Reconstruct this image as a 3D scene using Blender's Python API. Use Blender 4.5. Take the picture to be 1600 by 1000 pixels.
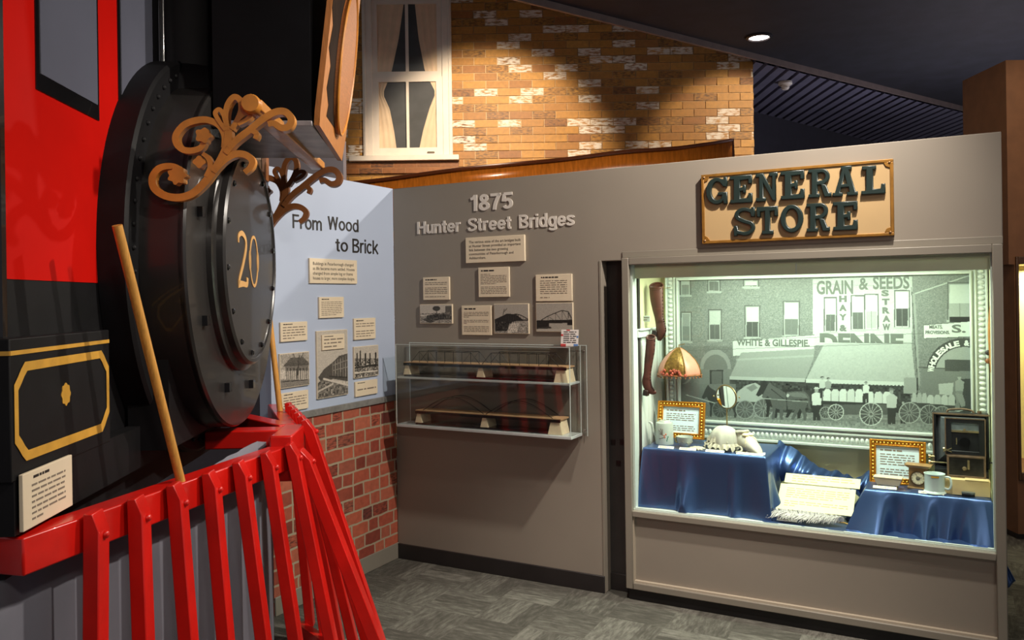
import bpy, bmesh, math, random
import numpy as np
from mathutils import Matrix, Vector
random.seed(7)
for o in list(bpy.data.objects): bpy.data.objects.remove(o, do_unlink=True)
SC = bpy.context.scene
COL = SC.collection
# ------------------------------------------------------------------ camera
F, HZ, RHO, CZ = 1270.0, 465.0, 0.0145, 1.6
cr, sr = math.cos(RHO), math.sin(RHO)
CAM = Vector((0, 0, CZ))
cam = bpy.data.cameras.new('camera'); camo = bpy.data.objects.new('camera', cam); COL.objects.link(camo)
cam.sensor_fit = 'HORIZONTAL'; cam.sensor_width = 36.0; cam.lens = 36.0 * F / 1600.0
cam.shift_y = -(500.0 - HZ) / 1600.0; cam.clip_start = 0.05; cam.clip_end = 60
camo.matrix_world = Matrix(((cr, sr, 0, 0), (0, 0, -1, 0), (-sr, cr, 0, CZ), (0, 0, 0, 1)))
SC.camera = camo
# ------------------------------------------------------------------ world, lamps, exposure
vs = SC.view_settings
vs.view_transform = 'Standard'; vs.look = 'None'; vs.gamma = 1.0; vs.use_curve_mapping = False; vs.exposure = 0.0
SC.display_settings.display_device = 'sRGB'
W = bpy.data.worlds.new('room_ambience'); SC.world = W; W.use_nodes = True
W.node_tree.nodes['Background'].inputs[0].default_value = (0.95, 0.9, 0.95, 1)
W.node_tree.nodes['Background'].inputs[1].default_value = 0.22
WARM = (1.0, 0.80, 0.58); NEUT = (1.0, 0.91, 0.80)
def spot(name, loc, target, power, size, blend=0.4, color=WARM, radius=0.04):
    l = bpy.data.lights.new(name, 'SPOT'); l.energy = power; l.spot_size = math.radians(size); l.spot_blend = blend
    l.color = color; l.shadow_soft_size = radius
    o = bpy.data.objects.new(name, l); COL.objects.link(o); o.location = loc
    o.rotation_euler = (Vector(target) - Vector(loc)).to_track_quat('-Z', 'Y').to_euler()
    return o
spot('ceiling_spot_main', (1.52, 2.82, 3.45), (-0.2, 4.2, 0.9), 370, 116, 0.8, NEUT, 0.05)
spot('front_fill_spot', (0.9, -1.4, 3.4), (0.1, 4.0, 1.0), 85, 80, 0.8, NEUT, 0.15)  # unseen fill added behind the camera to lift the shadows from the front
spot('ceiling_spot_loco', (1.2, 1.3, 3.4), (-1.25, 2.5, 1.6), 150, 60, 0.7, NEUT, 0.06)
spot('ceiling_spot_panel', (1.37, 5.72, 3.42), (-0.95, 4.4, 2.1), 170, 60, 0.5, NEUT, 0.04)
spot('ceiling_spot_brick', (-0.15, 5.2, 3.55), (-0.2, 7.2, 2.72), 310, 64, 0.45, WARM, 0.06)
spot('ceiling_spot_canoe', (2.6, 5.7, 3.5), (2.0, 7.2, 2.9), 130, 48, 0.4, WARM, 0.05)
spot('ceiling_spot_floor', (0.25, 2.5, 3.6), (0.45, 3.45, 0), 330, 50, 0.9, NEUT, 0.1)
spot('ceiling_spot_sign', (2.0, 1.9, 3.6), (1.85, 3.6, 1.8), 45, 80, 0.8, NEUT, 0.06)
spot('ceiling_spot_cabinet', (2.9, 3.6, 3.5), (3.4, 5.2, 2.0), 105, 70, 0.7, WARM, 0.06)
def point(name, loc, power, color, r=0.15):
    l = bpy.data.lights.new(name, 'POINT'); l.energy = power; l.color = color; l.shadow_soft_size = r
    o = bpy.data.objects.new(name, l); COL.objects.link(o); o.location = loc
point('slat_fill_light', (4.6, 7.4, 1.9), 110, (0.9, 0.88, 1.0))  # added point light hidden behind the partition, brightens the ceiling slats

# ------------------------------------------------------------------ frames
def ray(px, py):
    dx, dy = (px - 800.0) / F, (HZ - py) / F
    return Vector((cr * dx + sr * dy, 1.0, -sr * dx + cr * dy))
def on_plane(px, py, p0, n):
    r = ray(px, py); return CAM + r * ((p0 - CAM).dot(n) / r.dot(n))
def on_y(px, py, Y): return on_plane(px, py, Vector((0, Y, 0)), Vector((0, 1, 0)))
def on_z(px, py, z): return on_plane(px, py, Vector((0, 0, z)), Vector((0, 0, 1)))
def frame(o, x, y):
    return Matrix(((x.x, y.x, 0, o.x), (x.y, y.y, 0, o.y), (0, 0, 1, o.z), (0, 0, 0, 1)))
def T(x, y, z): return Matrix.Translation((x, y, z))
def RX(d): return Matrix.Rotation(math.radians(d), 4, 'X')
def RY(d): return Matrix.Rotation(math.radians(d), 4, 'Y')
def RZ(d): return Matrix.Rotation(math.radians(d), 4, 'Z')
def loc(M, px, py, y=0.0):
    n = (M.to_3x3() @ Vector((0, 1, 0))); p = on_plane(px, py, M @ Vector((0, y, 0)), n)
    q = M.inverted() @ p; return q.x, q.z
C0 = on_z(622, 871, 0)
E2 = Vector((687, 1270, 0)).normalized(); E1 = Vector((E2.y, -E2.x, 0))
MS = frame(C0, E1, E2)               # partition wall: x right, y into the wall, z up
MB_ = frame(C0, E2, -E1)             # blue panel: x towards the corner, y into the wall
th = math.radians(4.5)
NL = Vector((math.cos(th), math.sin(th), 0)); DL = Vector((-math.sin(th), math.cos(th), 0))
ML = frame(Vector((-1.085, 3.2, 0)), DL, -NL)   # locomotive: x across, y back along its axis
MW = Matrix.Translation((0, 7.2, 0))            # brick facade
I4 = Matrix.Identity(4)

# ------------------------------------------------------------------ mesh builder
class MB:
    def __init__(s): s.v = []; s.f = []
    def add(s, vs, fs):
        b = len(s.v); s.v += [tuple(v) for v in vs]; s.f += [tuple(i + b for i in f) for f in fs]; return s
    def box(s, x0, x1, y0, y1, z0, z1):
        y0 -= 0.00004*(len(s.v)//8 % 9)
        return s.add([(x0,y0,z0),(x1,y0,z0),(x1,y1,z0),(x0,y1,z0),(x0,y0,z1),(x1,y0,z1),(x1,y1,z1),(x0,y1,z1)],
                     [(0,3,2,1),(4,5,6,7),(0,1,5,4),(1,2,6,5),(2,3,7,6),(3,0,4,7)])
    def prism(s, poly, y0, y1):      # poly in (x,z), counter-clockwise seen from -y
        n = len(poly); vs = [(x, y0, z) for x, z in poly] + [(x, y1, z) for x, z in poly]
        fs = [tuple(range(n)), tuple(range(2*n-1, n-1, -1))]
        fs += [((i+1) % n, i, i+n, (i+1) % n + n) for i in range(n)]
        return s.add(vs, fs)
    def hprism(s, poly, z0, z1):     # poly in (x,y)
        n = len(poly); vs = [(x, y, z1) for x, y in poly] + [(x, y, z0) for x, y in poly]
        fs = [tuple(range(n)), tuple(range(2*n-1, n-1, -1))]
        fs += [((i+1) % n, i, i+n, (i+1) % n + n) for i in range(n)]
        return s.add(vs, fs)
    def bar(s, p0, p1, w, h, up=(0, 0, 1)):
        p0, p1 = Vector(p0), Vector(p1); t = (p1 - p0).normalized(); u = Vector(up)
        a = t.cross(u).normalized(); b = a.cross(t).normalized(); a = a * w / 2; b = b * h / 2
        vs = [p0-a-b, p0+a-b, p0+a+b, p0-a+b, p1-a-b, p1+a-b, p1+a+b, p1-a+b]
        return s.add(vs, [(0,1,2,3),(7,6,5,4),(0,4,5,1),(1,5,6,2),(2,6,7,3),(3,7,4,0)])
    def tube(s, pts, r, n=10, caps=True, flat=None):
        pts = [Vector(p) for p in pts]; m = len(pts)
        rs = r if isinstance(r, (list, tuple)) else [r] * m
        t0 = (pts[1] - pts[0]).normalized(); u = Vector((0, 0, 1)) if abs(t0.z) < 0.9 else Vector((1, 0, 0))
        u = (u - t0 * u.dot(t0)).normalized(); vs = []
        for i, p in enumerate(pts):
            t = (pts[min(i+1, m-1)] - pts[max(i-1, 0)]).normalized()
            u = (u - t * u.dot(t)).normalized(); w = t.cross(u)
            for k in range(n):
                a = 2*math.pi*k/n; vs.append(p + (u*math.cos(a) + w*math.sin(a)) * rs[i])
        fs = [(i*n+k, i*n+(k+1) % n, (i+1)*n+(k+1) % n, (i+1)*n+k) for i in range(m-1) for k in range(n)]
        if caps: fs += [tuple(range(n-1, -1, -1)), tuple((m-1)*n+k for k in range(n))]
        return s.add(vs, fs)
    def lathe(s, prof, c=(0, 0, 0), axis='z', n=32, sx=1, sy=1):
        vs = []; m = len(prof)
        for r, h in prof:
            for k in range(n):
                a = 2*math.pi*k/n; x, y = r*math.cos(a)*sx, r*math.sin(a)*sy
                if axis == 'z': vs.append((c[0]+x, c[1]+y, c[2]+h))
                elif axis == 'y': vs.append((c[0]+x, c[1]+h, c[2]-y))
                else: vs.append((c[0]+h, c[1]+x, c[2]+y))
        fs = [(i*n+k, i*n+(k+1) % n, (i+1)*n+(k+1) % n, (i+1)*n+k) for i in range(m-1) for k in range(n)]
        if prof[0][0] > 1e-6: fs.append(tuple(range(n-1, -1, -1)))
        if prof[-1][0] > 1e-6: fs.append(tuple((m-1)*n+k for k in range(n)))
        return s.add(vs, fs)
    def ball(s, c, rx, ry=None, rz=None, n=12, m=8):
        ry = rx if ry is None else ry; rz = rx if rz is None else rz
        vs = [(c[0], c[1], c[2]-rz)]
        for i in range(1, m):
            p = -math.pi/2 + math.pi*i/m
            for k in range(n):
                a = 2*math.pi*k/n
                vs.append((c[0]+rx*math.cos(p)*math.cos(a), c[1]+ry*math.cos(p)*math.sin(a), c[2]+rz*math.sin(p)))
        vs.append((c[0], c[1], c[2]+rz)); L = len(vs)-1
        fs = [(0, 1+(k+1) % n, 1+k) for k in range(n)]
        for i in range(m-2):
            b = 1+i*n; fs += [(b+k, b+(k+1) % n, b+n+(k+1) % n, b+n+k) for k in range(n)]
        b = 1+(m-2)*n; fs += [(b+k, b+(k+1) % n, L) for k in range(n)]
        return s.add(vs, fs)
    def ribbon(s, pts, w, y0, y1):   # flat band along a centre line in (x,z)
        m = len(pts); ws = w if isinstance(w, (list, tuple)) else [w]*m; vs = []
        for i, (x, z) in enumerate(pts):
            a, b = pts[max(i-1, 0)], pts[min(i+1, m-1)]; tx, tz = b[0]-a[0], b[1]-a[1]
            L = math.hypot(tx, tz) or 1; nx, nz = -tz/L*ws[i]/2, tx/L*ws[i]/2
            vs += [(x+nx, y0, z+nz), (x-nx, y0, z-nz), (x-nx, y1, z-nz), (x+nx, y1, z+nz)]
        fs = []
        for i in range(m-1):
            b = i*4
            for k in range(4): fs.append((b+k, b+(k+1) % 4, b+4+(k+1) % 4, b+4+k))
        fs += [(3, 2, 1, 0), ((m-1)*4, (m-1)*4+1, (m-1)*4+2, (m-1)*4+3)]
        return s.add(vs, fs)
    def grid(s, fn, nu, nv):
        vs = [fn(i/nu, j/nv) for j in range(nv+1) for i in range(nu+1)]
        return s.add(vs, [(j*(nu+1)+i, j*(nu+1)+i+1, (j+1)*(nu+1)+i+1, (j+1)*(nu+1)+i) for j in range(nv) for i in range(nu)])
    def xf(s, M, i0=0):
        s.v[i0:] = [tuple(M @ Vector(v)) for v in s.v[i0:]]; return s
    def mesh(s, name, ang=35):
        me = bpy.data.meshes.new(name); me.from_pydata(s.v, [], s.f); me.validate()
        bm = bmesh.new(); bm.from_mesh(me); bmesh.ops.recalc_face_normals(bm, faces=bm.faces); bm.to_mesh(me); bm.free()
        if ang: 
            me.polygons.foreach_set('use_smooth', [True]*len(me.polygons)); me.set_sharp_from_angle(angle=math.radians(ang))
        return me
def smooth(pts, n=6):                # Catmull-Rom through 2D/3D points
    P = [Vector(p) for p in pts]; out = []
    for i in range(len(P)-1):
        p0, p1, p2, p3 = P[max(i-1, 0)], P[i], P[i+1], P[min(i+2, len(P)-1)]
        for k in range(n):
            t = k/n; out.append(0.5*((2*p1)+(p2-p0)*t+(2*p0-5*p1+4*p2-p3)*t*t+(3*p1-p0-3*p2+p3)*t**3))
    return [tuple(p) for p in out+[P[-1]]]

# ------------------------------------------------------------------ objects
def setp(o, label=None, cat=None, group=None, kind=None):
    if label: o['label'] = label
    if cat: o['category'] = cat
    if group: o['group'] = group
    if kind: o['kind'] = kind
    return o
def link(name, me, mat, M=None, parent=None, bevel=0, solid=0, sub=0):
    o = bpy.data.objects.new(name, me); COL.objects.link(o)
    if mat: me.materials.append(mat)
    if parent: o.parent = parent
    if M is not None: o.matrix_local = M
    if solid: m = o.modifiers.new('thickness', 'SOLIDIFY'); m.thickness = solid; m.offset = 0
    if bevel: m = o.modifiers.new('bevel', 'BEVEL'); m.width = bevel; m.segments = 2; m.limit_method = 'ANGLE'; m.angle_limit = math.radians(40)
    if sub: m = o.modifiers.new('sub', 'SUBSURF'); m.levels = sub; m.render_levels = sub
    return o
def thing(name, label, cat, M=I4, group=None):
    o = bpy.data.objects.new(name, None); COL.objects.link(o); o.matrix_world = M; o.empty_display_size = 0.05
    return setp(o, label, cat, group)
def part(name, mb, mat, parent, label=None, M=None, bevel=0, ang=35, solid=0, sub=0):
    me = mb.mesh(name, ang) if isinstance(mb, MB) else mb
    return setp(link(name, me, mat, M, parent, bevel, solid, sub), label)
def solo(name, mb, mat, M, label, cat, group=None, bevel=0, ang=35, kind=None, solid=0, sub=0):
    me = mb.mesh(name, ang) if isinstance(mb, MB) else mb
    return setp(link(name, me, mat, M, None, bevel, solid, sub), label, cat, group, kind)
def struct(name, mb, mat, M=I4, parent=None, bevel=0, ang=35):
    o = link(name, mb.mesh(name, ang), mat, M, parent, bevel)
    if not parent: o['kind'] = 'structure'
    return o
def dup(root, M, label=None):
    r = root.copy(); COL.objects.link(r); r.matrix_world = M
    if label: r['label'] = label
    for ch in list(root.children):
        c = ch.copy(); COL.objects.link(c); c.parent = r; c.matrix_local = ch.matrix_local
        for g in list(ch.children):
            d = g.copy(); COL.objects.link(d); d.parent = c; d.matrix_local = g.matrix_local
    return r
def text_mb(body, x0=None, x1=None, z0=None, z1=None, size=None, align='LEFT', depth=0.001, bold=0.0, y=0.0, at=(0, 0)):
    """lettering standing in the (x,z) plane facing -y, either fitted to a rectangle or at a size"""
    cu = bpy.data.curves.new('lettering', 'FONT'); cu.body = body; cu.extrude = 0.0; cu.offset = bold; cu.align_x = align
    cu.resolution_u = 3
    ob = bpy.data.objects.new('lettering', cu); COL.objects.link(ob)
    dg = bpy.context.evaluated_depsgraph_get(); me = bpy.data.meshes.new_from_object(ob.evaluated_get(dg))
    vs = [v.co.copy() for v in me.vertices]; fs = [tuple(p.vertices) for p in me.polygons]
    bpy.data.objects.remove(ob); bpy.data.curves.remove(cu); bpy.data.meshes.remove(me)
    xs = [v.x for v in vs]; ys = [v.y for v in vs]
    if size is None:
        sx = (x1-x0)/(max(xs)-min(xs)); sz = (z1-z0)/(max(ys)-min(ys)); ox, oz = x0-min(xs)*sx, z0-min(ys)*sz
    else: sx = sz = size; ox, oz = at
    mb = MB(); mb.add([(v.x*sx+ox, y-depth, v.y*sz+oz) for v in vs], fs)
    if depth > 0.003:               # solid letters: back copy plus side walls along the open edges
        ec = {}
        for f in fs:
            for i in range(len(f)):
                e = (f[i], f[(i+1) % len(f)]); k = tuple(sorted(e)); ec[k] = None if k in ec else e
        b = len(mb.v); mb.v += [(p[0], y, p[2]) for p in mb.v[:b]]
        mb.f += [(e[1], e[0], e[0]+b, e[1]+b) for e in ec.values() if e]
    return mb

# ------------------------------------------------------------------ materials
def lin(c):
    f = lambda u: u/12.92 if u <= 0.04045 else ((u+0.055)/1.055)**2.4
    return tuple(f(x/255.0) for x in c[:3]) + (1.0,)
class NT:
    def __init__(s, name):
        s.m = bpy.data.materials.new(name); s.m.use_nodes = True; s.t = s.m.node_tree
        s.b = s.t.nodes['Principled BSDF']
    def n(s, typ, ins=None, **kw):
        nd = s.t.nodes.new(typ)
        for k, v in kw.items(): setattr(nd, k, v)
        for k, v in (ins or {}).items(): s.set(nd.inputs[k], v)
        return nd
    def set(s, sock, v):
        if hasattr(v, 'is_output'): s.t.links.new(v, sock)
        elif hasattr(v, 'outputs'): s.t.links.new(v.outputs[0], sock)
        else: sock.default_value = v
    def math(s, op, a, b=0.0, c=0.0): return s.n('ShaderNodeMath', {0: a, 1: b, 2: c}, operation=op).outputs[0]
    def mix(s, f, a, b, bt='MIX'):
        nd = s.n('ShaderNodeMix', data_type='RGBA', blend_type=bt)
        s.set(nd.inputs[0], f); s.set(nd.inputs[6], a); s.set(nd.inputs[7], b); return nd.outputs[2]
    def ramp(s, f, stops):
        nd = s.n('ShaderNodeValToRGB', {0: f}); e = nd.color_ramp.elements
        while len(e) > 1: e.remove(e[-1])
        e[0].position, e[0].color = stops[0][0], stops[0][1]
        for p, c in stops[1:]: x = e.new(p); x.color = c
        return nd.outputs[0]
    def coord(s): return s.n('ShaderNodeTexCoord').outputs['Object']
    def noise(s, scale, detail=3, vec=None, rough=0.55):
        return s.n('ShaderNodeTexNoise', {'Vector': vec or s.coord(), 'Scale': scale, 'Detail': detail, 'Roughness': rough}).outputs[0]
    def bump(s, h, st=0.3, d=0.01): s.set(s.b.inputs['Normal'], s.n('ShaderNodeBump', {'Height': h, 'Strength': st, 'Distance': d}).outputs[0])
    def p(s, **kw):
        for k, v in kw.items(): s.set(s.b.inputs[k.replace('_', ' ')], v)
        return s
MC = {}
def mat(name, c, rough=0.5, metal=0.0, var=0.08, scale=8, bump=0.0, bscale=60, spec=0.5, coat=0.0, streak=None, sheen=0.0):
    if name in MC: return MC[name]
    t = NT(name); c = lin(c); vec = t.coord()
    if streak: vec = t.n('ShaderNodeMapping', {'Vector': vec, 'Scale': streak}).outputs[0]
    if var:
        f = t.noise(scale, 4, vec); lo = tuple(x*(1-var*1.6) for x in c[:3])+(1,); hi = tuple(min(1, x*(1+var*1.6)) for x in c[:3])+(1,)
        t.p(Base_Color=t.ramp(f, [(0.3, lo), (0.7, hi)]))
    else: t.p(Base_Color=c)
    t.p(Roughness=rough, Metallic=metal); t.b.inputs['Specular IOR Level'].default_value = spec
    t.b.inputs['Coat Weight'].default_value = coat; t.b.inputs['Sheen Weight'].default_value = sheen
    if bump: t.bump(t.noise(bscale, 4, vec), bump, 0.003)
    MC[name] = t.m; return t.m
def emit(name, c, st):
    t = NT(name); t.p(Base_Color=lin(c), Emission_Color=lin(c), Emission_Strength=st); return t.m
def brick_mat(name, bw, bh, mo, cols, mcol, split=None, white=0, dark=0, distort=0.0, bump=0.5, darkcol=(40, 30, 26)):
    t = NT(name); v = t.coord()
    if distort:
        nz = t.n('ShaderNodeTexNoise', {'Vector': v, 'Scale': 14.0, 'Detail': 2})
        off = t.n('ShaderNodeVectorMath', {0: nz.outputs['Color'], 1: (0.5, 0.5, 0.5)}, operation='SUBTRACT').outputs[0]
        sc = t.n('ShaderNodeVectorMath', {0: off, 1: (distort, distort, distort)}, operation='MULTIPLY').outputs[0]
        v2 = t.n('ShaderNodeVectorMath', {0: v, 1: sc}, operation='ADD').outputs[0]
    else: v2 = v
    sp = t.n('ShaderNodeSeparateXYZ', {0: v2}); x, z = sp.outputs[0], sp.outputs[2]
    vv = t.math('DIVIDE', z, bh); row = t.math('FLOOR', vv); fv = t.math('FRACT', vv)
    sh = t.math('MULTIPLY', t.math('MODULO', t.math('ADD', row, 100.0), 2.0), 0.5)
    if split:
        wn = t.n('ShaderNodeTexWhiteNoise', {'W': row}, noise_dimensions='1D').outputs[0]
        sh = t.math('ADD', sh, t.math('MULTIPLY', wn, 0.35))
    u = t.math('ADD', t.math('DIVIDE', x, bw), sh); cu = t.math('FLOOR', u); fu = t.math('FRACT', u)
    if split:
        g = t.math('GREATER_THAN', fu, split); cid = t.math('ADD', t.math('MULTIPLY', cu, 2.0), g)
        d0 = t.math('MINIMUM', fu, t.math('SUBTRACT', 1.0, fu)); d1 = t.math('ABSOLUTE', t.math('SUBTRACT', fu, split))
        du = t.math('MULTIPLY', t.math('MINIMUM', d0, d1), bw)
    else:
        cid = cu; du = t.math('MULTIPLY', t.math('MINIMUM', fu, t.math('SUBTRACT', 1.0, fu)), bw)
    dv = t.math('MULTIPLY', t.math('MINIMUM', fv, t.math('SUBTRACT', 1.0, fv)), bh)
    d = t.math('MINIMUM', du, dv)
    mask = t.n('ShaderNodeMapRange', {0: d, 1: mo*0.4, 2: mo*0.6, 3: 0.0, 4: 1.0}).outputs[0]
    def rnd(k):
        cv = t.n('ShaderNodeCombineXYZ', {0: cid, 1: row, 2: float(k)}).outputs[0]
        return t.n('ShaderNodeTexWhiteNoise', {'Vector': cv}, noise_dimensions='3D').outputs[0]
    col = t.ramp(rnd(0), [(i/(len(cols)-1), lin(c)) for i, c in enumerate(cols)])
    grain = t.noise(30, 5, v); col = t.mix(0.35, col, t.ramp(grain, [(0.3, (0.35, 0.35, 0.35, 1)), (0.7, (1.25, 1.25, 1.25, 1))]), 'MULTIPLY')
    st = t.n('ShaderNodeMapping', {'Vector': v, 'Scale': (1, 1, 4.0)}).outputs[0]
    if dark:
        k = t.math('MULTIPLY', t.math('GREATER_THAN', rnd(3), 1-dark), t.n('ShaderNodeMapRange', {0: t.noise(26, 5, st), 1: 0.44, 2: 0.6}).outputs[0])
        col = t.mix(t.math('MULTIPLY', k, 0.75), col, lin(darkcol))
    if white:
        k = t.math('MULTIPLY', t.math('GREATER_THAN', rnd(7), 1-white), t.n('ShaderNodeMapRange', {0: t.noise(16, 5, st), 1: 0.40, 2: 0.55}).outputs[0])
        col = t.mix(k, col, lin((222, 212, 196)))
    col = t.mix(mask, lin(mcol), col)
    t.p(Base_Color=col, Roughness=0.55)
    if bump: t.bump(t.math('ADD', mask, t.math('MULTIPLY', grain, 0.25)), bump, 0.012)
    return t.m
def carpet_mat():
    t = NT('carpet_tiles'); v = t.coord(); sp = t.n('ShaderNodeSeparateXYZ', {0: v})
    L = 0.30
    ux, uy = t.math('DIVIDE', sp.outputs[0], L), t.math('DIVIDE', sp.outputs[1], L)
    ix, iy = t.math('FLOOR', ux), t.math('FLOOR', uy)
    par = t.math('MODULO', t.math('ADD', t.math('ADD', ix, iy), 400.0), 2.0)
    a = t.noise(1.0, 5, t.n('ShaderNodeMapping', {'Vector': v, 'Scale': (11, 48, 1)}).outputs[0], 0.7)
    b = t.noise(1.0, 5, t.n('ShaderNodeMapping', {'Vector': v, 'Scale': (48, 11, 1)}).outputs[0], 0.7)
    mp = lambda s3: t.n('ShaderNodeMapping', {'Vector': v, 'Scale': s3}).outputs[0]
    bl1 = t.n('ShaderNodeTexWhiteNoise', {'Vector': t.n('ShaderNodeVectorMath', {0: mp((4.35, 17.4, 0)), 1: (0.01, 0.01, 0.5)}, operation='ADD').outputs[0]}, noise_dimensions='3D')
    def cells(s3, k):
        w = t.n('ShaderNodeVectorMath', {0: mp(s3)}, operation='FLOOR').outputs[0]
        w = t.n('ShaderNodeVectorMath', {0: w, 1: (0, 0, k)}, operation='ADD').outputs[0]
        return t.n('ShaderNodeTexWhiteNoise', {'Vector': w}, noise_dimensions='3D').outputs[0]
    ca, cb = cells((3.3333, 10.0, 0), 1.3), cells((10.0, 3.3333, 0), 5.3)
    g = t.n('ShaderNodeMix', {0: par, 2: a, 3: b}).outputs[0]
    cc = t.n('ShaderNodeMix', {0: par, 2: ca, 3: cb}).outputs[0]
    fine = t.noise(420, 2, v, 0.8)
    f = t.math('ADD', t.math('ADD', t.math('MULTIPLY', g, 0.66), t.math('MULTIPLY', cc, 0.16)), t.math('MULTIPLY', fine, 1.0))
    t.p(Base_Color=t.ramp(f, [(0.75, lin((70, 68, 63))), (1.0, lin((98, 95, 88))), (1.3, lin((130, 128, 120)))]), Roughness=0.95)
    t.b.inputs['Specular IOR Level'].default_value = 0.1
    t.bump(fine, 0.6, 0.004); return t.m
def glass_mat(name, tint=(0.94, 0.97, 0.96), refl=1.0):
    t = NT(name); nt = t.t; nt.nodes.remove(t.b)
    tr = t.n('ShaderNodeBsdfTransparent', {0: (*tint, 1)}); gl = t.n('ShaderNodeBsdfGlossy', {0: (1, 1, 1, 1), 1: 0.02})
    bf = t.n('ShaderNodeNewGeometry').outputs['Backfacing']; ior = t.n('ShaderNodeMix', {0: bf, 2: 1.45, 3: 1/1.45}).outputs[0]
    fr = t.n('ShaderNodeFresnel', {0: ior}); f = t.math('MULTIPLY', fr.outputs[0], refl*0.6)
    mx = t.n('ShaderNodeMixShader', {0: f, 1: tr.outputs[0], 2: gl.outputs[0]})
    t.set(nt.nodes['Material Output'].inputs[0], mx.outputs[0]); return t.m
def vcol_mat(name, rough=0.45):
    t = NT(name); a = t.n('ShaderNodeAttribute', attribute_name='Col'); t.p(Base_Color=a.outputs['Color'], Roughness=rough); return t.m

GREY = mat('grey_wall_paint', (140, 131, 119), 0.6, var=0.03, scale=1.5, bump=0.05, bscale=250)
GREYD = mat('grey_trim_paint', (134, 127, 115), 0.45, var=0.03, scale=3)
DARKP = mat('charcoal_paint', (46, 42, 40), 0.6, var=0.1)
BLUE = mat('pale_blue_panel', (178, 190, 212), 0.5, var=0.02, scale=1.2)
CREAM = mat('cream_card', (226, 209, 181), 0.6, var=0.02)
INK = mat('black_print', (40, 36, 34), 0.6, var=0)
INKG = mat('grey_print', (128, 116, 102), 0.7, var=0)
INKW = mat('pale_lettering', (216, 208, 198), 0.5, var=0)
BLACKG = mat('gloss_black_enamel', (17, 16, 18), 0.22, var=0.15, scale=5, bump=0.03, bscale=30, coat=0.4)
BLACKM = mat('worn_black_paint', (11, 10, 13), 0.6, var=0.3, scale=9, bump=0.08, bscale=40, spec=0.3)
SMOKE = mat('smokebox_grey_black', (40, 38, 37), 0.30, var=0.15, scale=4, bump=0.04, bscale=30, coat=0.25)
RED = mat('engine_red_paint', (196, 16, 7), 0.62, var=0.06, scale=3, bump=0.0, spec=0.08)
REDP = mat('pilot_red_paint', (205, 24, 16), 0.3, var=0.1, scale=6, bump=0.12, bscale=28, coat=0.25)
GOLDP = mat('gold_paint', (208, 156, 60), 0.45, var=0.08, scale=20)
GOLDW = mat('gilded_wood', (196, 128, 50), 0.38, var=0.12, scale=14, bump=0.1, bscale=40, coat=0.15)
PANE = mat('slate_painted_pane', (96, 98, 112), 0.35, var=0.05, scale=3)
WHITEW = mat('white_painted_wood', (226, 216, 202), 0.45, var=0.04, scale=6, bump=0.06, bscale=50)
WHITEF = mat('white_gloss_moulding', (208, 214, 208), 0.35, var=0.02)
GOLDF = mat('antique_gold_frame', (196, 128, 32), 0.3, metal=0.6, var=0.15, scale=40)
SATIN = mat('navy_satin', (72, 97, 146), 0.32, var=0.05, scale=3, spec=0.8, metal=0.72)
PINE = mat('oiled_wood_rod', (206, 148, 70), 0.35, var=0.12, scale=6, streak=(30, 30, 2), coat=0.3)
GLASS = glass_mat('clear_acrylic', (0.97, 0.985, 0.98)); PANEGL = glass_mat('case_glass', (0.97, 0.99, 0.98), 0.6)
VCOL = vcol_mat('printed_photograph')
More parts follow.
